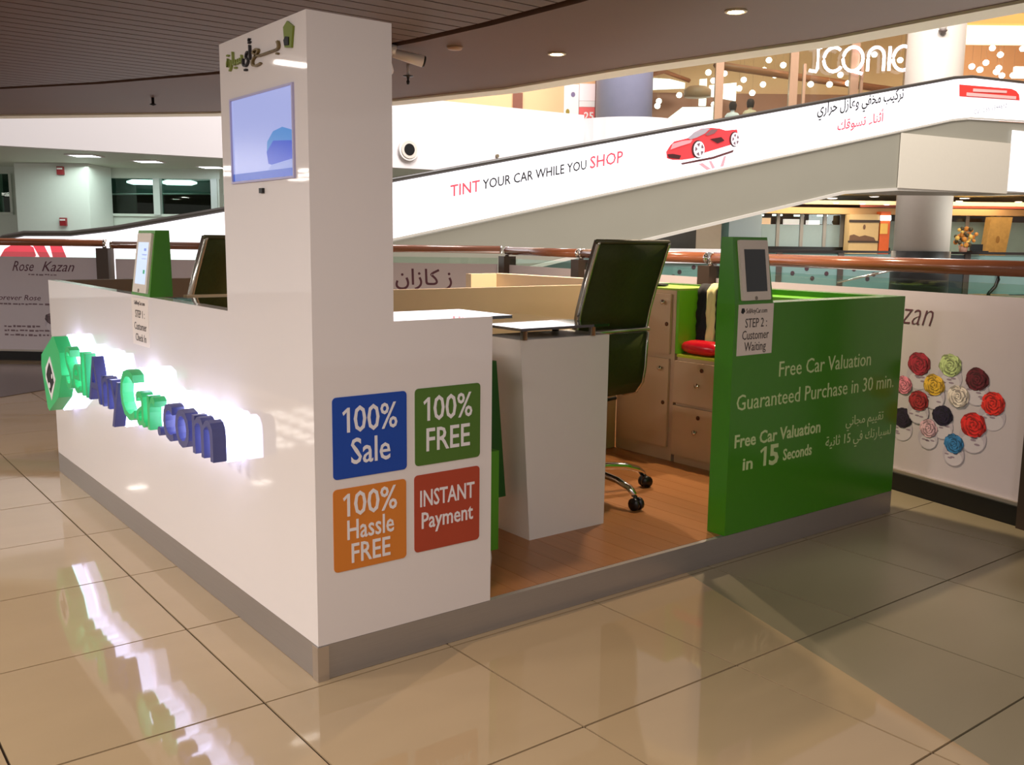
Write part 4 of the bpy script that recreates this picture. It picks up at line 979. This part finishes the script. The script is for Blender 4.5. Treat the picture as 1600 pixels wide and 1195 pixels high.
for nm, a, b, z0, z1, mulls in (('window_1', -10.42, -10.06, 1.64, 2.42, ()), ('window_2', -8.49, -5.9, 1.64, 2.36, (-7.15, -6.0))):
    w = bpy.data.objects.new(nm, None); COL.objects.link(w); w.location = G((a + b) / 2, 19.6, z0); w['kind'] = 'structure'
    gbox('window_frame', gw, a, a + 0.05, 19.45, 19.72, z0, z1, w); gbox('window_frame', gw, b - 0.05, b, 19.45, 19.72, z0, z1, w)
    gbox('window_frame', gw, a, b, 19.45, 19.72, z0 - 0.03, z0 + 0.02, w)
    for q in mulls: gbox('mullion', M('mullion_pale', (200, 210, 206), 0.4, noise=0.0), q - 0.065, q + 0.065, 19.42, 19.6, z0, z1, w)
    gbox('glass_pane', glass('window_glass', (190, 215, 205)), a + 0.05, b - 0.05, 19.55, 19.565, z0 + 0.02, z1, w)
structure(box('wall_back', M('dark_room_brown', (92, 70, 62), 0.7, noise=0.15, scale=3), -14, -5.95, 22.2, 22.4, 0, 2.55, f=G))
props(gbox('dark_soffit', M('dark_soffit_green', (70, 92, 84), 0.6, noise=0.1), -11, -5.95, 20.8, 21.0, 2.12, 2.5), 'dark green soffit inside the far window at left', 'soffit')
props(MB().tube([G(-10.4, 20.6, 2.06), G(-6.2, 20.2, 2.10)], 0.018, 6).build('white_pipe', ink_white), 'thin white pipe running inside the far window', 'pipe')
for lab, a, b in (('left glowing oval lamp inside the far window', -8.08, -7.42), ('right glowing oval lamp inside the far window', -7.36, -6.62)):
    props(MB(G).tube([(a, 20.3, 2.33), (a + 0.12, 20.3, 2.33), (b - 0.12, 20.3, 2.325), (b, 20.3, 2.325)], [0.02, 0.055, 0.055, 0.02], 10).build('oval_lamp', M('tube_glow', (255, 255, 255), 0.4, emit=5.0, ecol=(240, 250, 255), noise=0.0)), lab, 'lamp')
for lab, u, d in (('first recessed square ceiling light from the left across the void', -7.26, 16.5), ('second recessed square ceiling light from the left across the void', -6.60, 17.6), ('third recessed square ceiling light from the left, next to the tower', -5.86, 18.9)):
    t = thing('recessed_light', lab, 'ceiling light', G(u, d, 2.555), 'recessed ceiling lights across the void')
    gbox('diffuser', M('recessed_glow', (255, 255, 255), 0.4, emit=8.0, ecol=(236, 248, 255), noise=0.0), u - 0.2, u + 0.2, d - 0.2, d + 0.2, 2.545, 2.557, t)
    MB(G).box(u - 0.24, u + 0.24, d - 0.24, d - 0.2, 2.54, 2.558).box(u - 0.24, u + 0.24, d + 0.2, d + 0.24, 2.54, 2.558).box(u - 0.24, u - 0.2, d - 0.2, d + 0.2, 2.54, 2.558).box(u + 0.2, u + 0.24, d - 0.2, d + 0.2, 2.54, 2.558).build('frame', ink_white, t)

# ground floor right
structure(box('floor', M('far_floor_tan', (150, 124, 100), 0.3, noise=0.05), -14, 18, 22.8, 31, -0.1, 0.0, f=G))
tanw = M('bulkhead_tan', (206, 166, 112), 0.5, noise=0.04, scale=2)
structure(box('trim_1', tanw, 6.4, 18, 26.6, 27.2, 2.03, 2.20, f=G))
structure(box('trim_2', M('cove_cream', (226, 196, 150), 0.5, noise=0.02), 6.2, 18, 25.4, 25.6, 2.24, 2.34, f=G))
structure(box('trim_3', M('red_brown_band', (140, 58, 38), 0.5, noise=0.05), 9.3, 18, 26.0, 26.1, 2.20, 2.36, f=G))
structure(box('wall_back', M('shop_dark_brown', (84, 50, 38), 0.6, noise=0.2, scale=2), 5.4, 18, 30.4, 30.6, 0, 2.55, f=G))
for (u, d, z) in [(8.05, 24.6, 2.34), (9.11, 24.6, 2.40), (8.35, 25.2, 2.25), (9.04, 25.2, 2.235), (9.67, 25.2, 2.225), (11.54, 25.2, 2.33), (11.68, 25.2, 2.41), (13.08, 25.2, 2.33), (11.28, 25.2, 2.205)]:
    big = z > 2.33
    t = thing('ceiling_spot', 'one of the small bright spots in the ground-floor ceiling far right', 'ceiling light', G(u, d, z), 'ceiling spots far right')
    r = 0.10 if big else 0.06
    MB(G).lathe((u, d, z), [(0.0, 0.0), (r, 0.004), (r, 0.02)], 12).build('lens', M('spot_glow', (255, 245, 230), 0.4, emit=6.0, ecol=(255, 240, 224), noise=0.0), t)
    MB(G).lathe((u, d, z + 0.005), [(r + 0.025, 0.0), (r + 0.025, 0.02), (r, 0.02), (r, 0.0)], 12).build('rim', ink_white, t)
gs = thing('ground_shopfront', 'glazed ground-floor shopfront with grey posts and pale blue frosted lower panes', 'shopfront', G(8, 27, 0))
frm = M('shopfront_grey', (150, 146, 140), 0.4, metal=0.3, noise=0.03)
us = [6.45, 7.36, 8.02, 8.66, 9.14]
for u in us: gbox('post', frm, u - 0.045, u + 0.045, 26.95, 27.05, 0, 2.05, gs)
for a, b in zip(us, us[1:]):
    gbox('glass_pane', glass('shop_glass'), a + 0.05, b - 0.05, 26.99, 27.0, 1.75, 2.03, gs)
    gbox('frosted_pane', M('frosted_pale_blue', (150, 172, 178), 0.4, noise=0.04), a + 0.05, b - 0.05, 26.98, 27.01, 0.3, 1.74, gs)
gbox('kerb', black, 5.4, 10.5, 26.9, 27.06, 0, 1.13, gs)
for lab, u0, u1, z0, z1, rgb in (('orange-white lit display deep in the ground shop, leftmost', 7.5, 7.85, 1.72, 1.98, (255, 190, 150)), ('white lit display deep in the ground shop, middle', 8.25, 8.75, 1.70, 1.95, (255, 226, 220)), ('white lit display deep in the ground shop, right', 8.95, 9.35, 1.70, 1.92, (255, 230, 230))):
    props(gbox('display_light', M('disp_%d_%d' % rgb[1:], rgb, 0.5, emit=0.8, ecol=rgb, noise=0.0), u0, u1, 29.6, 29.7, z0, z1), lab, 'display')
for i, u in enumerate((7.2, 7.75, 8.4, 9.1)):
    t = gbox('strip_light', M('tube_glow', (255, 255, 255)), u, u + 0.28, 29.0, 29.1, 2.02 + 0.01 * (i % 2), 2.06 + 0.01 * (i % 2))
    props(t, 'one of the short white strip lights inside the ground-floor shop', 'lamp', 'strip lights in the ground shop')
gs2 = thing('ground_shopfront', 'teal glazed shopfront with thin posts right of the tall pale column', 'shopfront', G(11.5, 27, 0))
us = [9.95, 11.0, 12.1, 12.62, 13.5, 14.6]
for u in us: gbox('post', frm, u - 0.05, u + 0.05, 26.95, 27.05, 0, 2.05, gs2)
for a, b in zip(us, us[1:]):
    gbox('teal_pane', M('teal_pane', (122, 146, 144), 0.25, noise=0.25, scale=1.5), a + 0.05, b - 0.05, 26.98, 27.0, 0.3, 1.86, gs2)
    gbox('glass_pane', glass('shop_glass'), a + 0.05, b - 0.05, 26.98, 27.0, 1.87, 2.05, gs2)
bt = thing('retail_booth', 'beige retail booth with dark bands across the void', 'booth', G(9.6, 26.6, 0))
gbox('body', M('booth_beige', (206, 178, 128), 0.5, noise=0.05), 9.12, 9.92, 26.3, 26.7, 0.0, 2.02, bt)
gbox('band', M('booth_band', (58, 40, 26), 0.5), 9.10, 9.94, 26.28, 26.3, 1.80, 1.87, bt)
gbox('band', M('booth_band', (58, 40, 26), 0.5), 9.10, 9.94, 26.28, 26.3, 1.26, 1.31, bt)
plate('landscape_print', M('booth_print_brown', (108, 76, 52), 0.5, noise=0.2), [(9.13, 1.31), (9.85, 1.31), (9.8, 1.40), (9.55, 1.46), (9.4, 1.42), (9.25, 1.48), (9.14, 1.45)], G(0, 26.29, 0), RH, Z, 0.005, bt)
plate('emblem', M('booth_print_brown', (108, 76, 52), 0.5), disc(9.52, 1.68, 0.035, 0.07, 10), G(0, 26.29, 0), RH, Z, 0.005, bt)
ob = thing('orange_display', 'orange display column beside the beige booth', 'display', G(10.1, 26.4, 0))
gbox('body', M('display_orange', (214, 96, 36), 0.5, noise=0.08), 9.95, 10.22, 26.3, 26.7, 0, 2.1, ob)
gbox('lit_top', M('tube_glow', (255, 255, 255)), 9.94, 10.22, 26.27, 26.3, 1.86, 1.99, ob)
gbox('yellow_panel', M('display_yellow', (232, 190, 96), 0.5, noise=0.05), 9.95, 10.15, 26.27, 26.3, 1.50, 1.78, ob)
gd = thing('gold_display', 'gold patterned display panel at far right across the void', 'display', G(13.2, 26, 0))
MB(G).hexa([(12.62, 26.0, 0), (13.15, 26.0, 0), (13.15, 26.3, 0), (12.62, 26.3, 0)], [(12.80, 26.0, 1.98), (13.38, 26.0, 1.98), (13.38, 26.3, 1.98), (12.80, 26.3, 1.98)]).build('body', M('gold_pattern', (164, 128, 70), 0.35, metal=0.3, noise=0.35, scale=9), gd)
plate('emblem', M('gold_emblem', (120, 84, 32), 0.5, noise=0.0), disc(13.02, 1.38, 0.05, 0.1, 10), G(0, 25.99, 0), RH, Z, 0.004, gd)
props(gbox('orange_poster', M('poster_orange', (196, 96, 40), 0.5, noise=0.25, scale=6), 11.0, 11.75, 24.15, 24.2, 0.05, 0.62), 'orange printed panel seen below the copper handrail at right', 'poster')
props(gbox('blue_poster', M('poster_pale_blue', (176, 200, 214), 0.5, noise=0.03), 12.45, 13.2, 24.05, 24.1, -0.1, 0.6), 'pale blue panel at the right edge below the copper handrail', 'poster')
props(MB().tube([G(12.0, 23.8, 0.66), G(12.02, 23.8, 0.40), G(11.96, 23.8, 0.22), G(11.82, 23.8, 0.06), G(11.8, 23.8, -0.02)], 0.045, 8).build('bent_pipe', black), 'bent black pipe below the copper handrail at right', 'pipe')
# flowers
fv = thing('flower_arrangement', 'orange and yellow flower arrangement in a pale pot beyond the handrail at right', 'flowers', G(11.05, 23.6, 1.06))
MB(G).lathe((11.0, 23.6, 1.06), [(0.0, 0), (0.08, 0), (0.12, 0.15), (0.11, 0.16)], 12).build('pot', M('pot_pinkish', (200, 150, 130), 0.5, noise=0.05), fv)
rg = random.Random(5)
for i in range(34):
    a = rg.uniform(0, 6.28); q = rg.random() ** 0.5; u = 11.0 + 0.25 * q * math.cos(a); z = 1.42 + 0.21 * q * math.sin(a); d = 23.6 + rg.uniform(-0.15, 0.15); r = rg.uniform(0.035, 0.065)
    mt = [M('flower_orange', (206, 130, 46), 0.6, noise=0.2), M('flower_yellow', (222, 178, 84), 0.6, noise=0.2), M('leaf_dark', (70, 58, 30), 0.6, noise=0.2)][i % 3]
    MB(G).lathe((u, d, z - r), [(0, 0), (r * 0.7, r * 0.3), (r, r), (r * 0.75, r * 1.7), (0, r * 2)], 7).build('blossom' if i % 3 < 2 else 'leaf', mt, fv)
props(MB(G).box(11.15, 11.55, 23.45, 23.75, 1.06, 1.09).box(11.2, 11.5, 23.65, 23.7, 1.09, 1.25).build('cash_till', black), 'black till beside the flowers on the far ledge', 'till')
# far railing, its teal posters and the solid walls next to it
frl = thing('far_railing', 'far railing across the void with black handrail and teal printed glass panels', 'railing', G(7, 24, 0))
gbox('handrail', M('far_handrail_dark', (40, 34, 32), 0.4, noise=0.05), 5.3, 14.5, 23.95, 24.05, 1.0, 1.06, frl)
gbox('white_rail', ink_white, 3.7, 5.3, 23.9, 24.05, 0.94, 1.06, frl)
gbox('white_rail', ink_white, 3.7, 5.0, 23.9, 24.0, 0.70, 0.80, frl)
teal = M('teal_poster', (120, 150, 146), 0.4, noise=0.12, scale=2)
us = [0.2, 1.7, 3.3, 5.0, 6.62, 8.15, 9.7, 11.3, 12.9, 14.5]
tdk = M('teal_dark', (58, 66, 70), 0.4, noise=0.1)
for i, (a, b) in enumerate(zip(us, us[1:])):
    p_ = gbox('glass_panel', tdk if i in (6,) else teal, a + 0.06, b - 0.06, 24.0, 24.02, 0.02, 0.98, frl)
    if i in (3, 4, 5, 2):
        for q in range(4):
            plate('flower_print', M('print_dusk', (70, 44, 52), 0.6, noise=0.0), disc(a + 0.35 + 0.25 * q + 0.1 * (q % 2), 0.36 + 0.12 * ((q * 7 + i) % 3), 0.055, 0.06, 9), G(0, 23.995, 0), RH, Z, 0.003, p_)
for u in us[3:]: gbox('post', M('far_post_dark', (78, 68, 62), 0.4, noise=0.05), u - 0.07, u + 0.07, 23.96, 24.03, 0, 1.0, frl)
props(MB().tube([G(8.0, 23.7, 0.28), G(9.6, 23.5, 0.68)], 0.03, 6).build('stair_rail', chrome), 'thin shiny stair rail rising behind the copper handrail at right', 'rail')
props(gbox('dark_shutter', M('shutter_dark', (66, 58, 48), 0.5, noise=0.06), 3.2, 4.64, 24.6, 24.8, 0, 1.9), 'dark shutter under the moving walk beside the beige wall', 'shutter')
structure(box('wall_right', M('beige_block', (200, 176, 150), 0.5, noise=0.03), 4.645, 5.28, 24.6, 24.9, 0, 2.5, f=G))
structure(box('wall_right', M('pale_blue_block', (196, 210, 214), 0.5, noise=0.02), 5.56, 6.40, 25.0, 25.3, 0, 2.5, f=G))
structure(box('wall_right', M('teal_block', (96, 128, 124), 0.4, noise=0.08), 5.28, 5.56, 25.0, 25.2, 0, 2.5, f=G))
structure(box('floor', M('lower_floor', (120, 104, 92), 0.4, noise=0.05), -14, 18, 6, 22.8, -4.2, -4.0, f=G))

ORD = 'first second third fourth fifth sixth seventh eighth ninth tenth eleventh twelfth thirteenth fourteenth fifteenth sixteenth seventeenth eighteenth nineteenth twentieth twenty-first'.split()
def ordinals(group, fmt):
    bpy.context.view_layer.update()
    L_ = [o for o in COL.objects if o.get('group') == group and o.parent is None]
    def centre(o):
        p = o.matrix_world @ Vector(o.bound_box[0]) if o.type == 'MESH' else Vector(o.location)
        q = p - C0
        return q.dot(RH) / q.dot(FH)
    for i, o in enumerate(sorted(L_, key=centre)): o['label'] = fmt % ORD[i]
ordinals('globe pendants in the upper shop', '%s glowing globe pendant from the left inside the ICONIC shop')
ordinals('globe pendants right of the pale column', '%s glowing globe pendant from the left beyond the tall pale column')
ordinals('ceiling spots far right', '%s bright ceiling spot from the left in the far ground floor')
ordinals('strip lights in the ground shop', '%s short white strip light from the left in the ground shop')

# =================================================================== CEILING FITTINGS
for lab, x, y, e in (('left recessed downlight glowing in the brown ceiling border', 2.78, 2.31, 28), ('right recessed downlight glowing in the brown ceiling border', 2.74, 0.905, 17)):
    t = thing('downlight', lab, 'ceiling light', (x, y, CEIL - 0.006), 'downlights in the ceiling border')
    MB().lathe((x, y, CEIL - 0.012), [(0.0, 0.0), (0.038, 0.002), (0.042, 0.006)], 18).build('lens', M('downlight_glow', (255, 240, 215), 0.4, emit=45.0, ecol=(255, 232, 196), noise=0.0), t)
    MB().lathe((x, y, CEIL - 0.012), [(0.056, 0.006), (0.056, 0.0), (0.044, -0.003), (0.043, 0.006)], 18).build('rim', M('downlight_rim', (220, 200, 170), 0.4, noise=0.0), t)
    lamp('downlight_lamp', 'SPOT', (x, y, CEIL - 0.02), e * 7, (1.0, 0.80, 0.58), 0.03, spot=math.radians(150), blend=0.6)
# hall lights beyond the left edge, seen as bright spots mirrored in the white side panel
HG = M('hall_light_glow', (255, 250, 240), 0.4, emit=160.0, ecol=(255, 246, 236), noise=0.0)
for lab, x, y in (('far round hall downlight mirrored as the upper bright spot in the side panel', -4.42, 10.85), ('nearest round hall downlight mirrored as the lower bright spot in the side panel', -3.25, 8.2), ('round hall downlight mirrored as the leftmost bright spot in the side panel', -2.84, 11.6)):
    t = thing('hall_downlight', lab, 'ceiling light', (x, y, CEIL + 0.028), 'hall downlights beyond the left edge')
    MB().lathe((x, y, CEIL + 0.015), [(0.0, 0.0), (0.15, 0.004), (0.15, 0.014)], 18).build('lens', HG, t)
    MB().lathe((x, y, CEIL + 0.012), [(0.18, 0.017), (0.18, 0.0), (0.152, 0.0), (0.152, 0.017)], 18).build('rim', M('downlight_rim', (220, 200, 170)), t)
t = thing('hall_strip_light', 'slim hall strip light mirrored near the top of the tower', 'ceiling light', (-1.67, 3.645, CEIL - 0.02))
MB().box(-1.76, -1.56, 3.62, 3.67, CEIL - 0.03, CEIL - 0.012).build('diffuser', M('hall_strip_glow', (255, 250, 240), 0.4, emit=26.0, ecol=(255, 246, 236), noise=0.0), t)
MB().box(-1.78, -1.54, 3.60, 3.69, CEIL - 0.012, CEIL - 0.001).build('tray', M('downlight_rim', (220, 200, 170)), t)
t = thing('hall_grid_light', 'gridded hall ceiling light mirrored as rows of dashes in the side panel', 'ceiling light', (-6.3, 14.5, CEIL + 0.02))
for i in range(5):
    for j in range(7):
        x, y = -7.7 + i * 0.58, 13.0 + j * 0.5
        box('grid_cell', M('grid_light_glow', (255, 250, 240), 0.4, emit=11.0, ecol=(255, 246, 236), noise=0.0), x, x + 0.32, y, y + 0.16, CEIL + 0.012, CEIL + 0.027, t)
# twin spotlight near the tower
tp = thing('twin_spotlight', 'pale twin-headed spotlight on the ceiling right of the tower', 'spotlight', (2.0, 2.72, CEIL - 0.02))
pw_ = M('fitting_pale', (226, 216, 212), 0.4, noise=0.02)
MB().lathe((1.88, 2.80, CEIL - 0.05), [(0.05, 0), (0.06, 0.045)], 16).build('base', pw_, tp)
for k_, (a, b) in enumerate((((1.86, 2.80, CEIL - 0.05), (1.99, 2.98, CEIL - 0.11)), ((1.92, 2.80, CEIL - 0.04), (2.09, 2.74, CEIL - 0.075)))):
    h_ = MB().tube([a, b], [0.026, 0.036], 14).build('lamp_head', pw_, tp)
    e = Vector(b) - Vector(a); e.normalize()
    MB().tube([Vector(b), Vector(b) + e * 0.012], 0.033, 14).build('black_rim', black, h_)
MB().tube([(1.78, 2.74, CEIL - 0.05), (1.80, 2.80, CEIL - 0.08), (1.84, 2.86, CEIL - 0.075)], 0.008, 8).build('cable', black, tp)
spq = thing('sprinkler', 'small chrome sprinkler head hanging from the ceiling beside the tower', 'sprinkler', (2.30, 3.25, CEIL - 0.005))
MB().lathe((2.30, 3.25, CEIL - 0.075), [(0.011, 0.0), (0.011, 0.07)], 10).build('stem', pw_, spq)
MB().lathe((2.30, 3.25, CEIL - 0.13), [(0.008, 0.0), (0.012, 0.02), (0.006, 0.03), (0.012, 0.05), (0.035, 0.052), (0.035, 0.056), (0.01, 0.058)], 12).build('head', black, spq)
sm = thing('smoke_detector', 'flat round smoke detector in the ceiling border right of the twin spotlight', 'detector', (2.20, 2.56, CEIL - 0.005))
MB().lathe((2.20, 2.56, CEIL - 0.022), [(0.0, 0), (0.04, 0.002), (0.05, 0.017)], 16).build('cover', M('detector_tan', (176, 140, 112), 0.5, noise=0.0), sm)
s2 = thing('sprinkler', 'small dark sprinkler in the grey ceiling border at far left', 'sprinkler', (1.50, 5.95, CEIL - 0.005))
MB().lathe((1.50, 5.95, CEIL - 0.07), [(0.0, 0.0), (0.03, 0.01), (0.012, 0.02), (0.012, 0.065)], 10).build('head', black, s2)
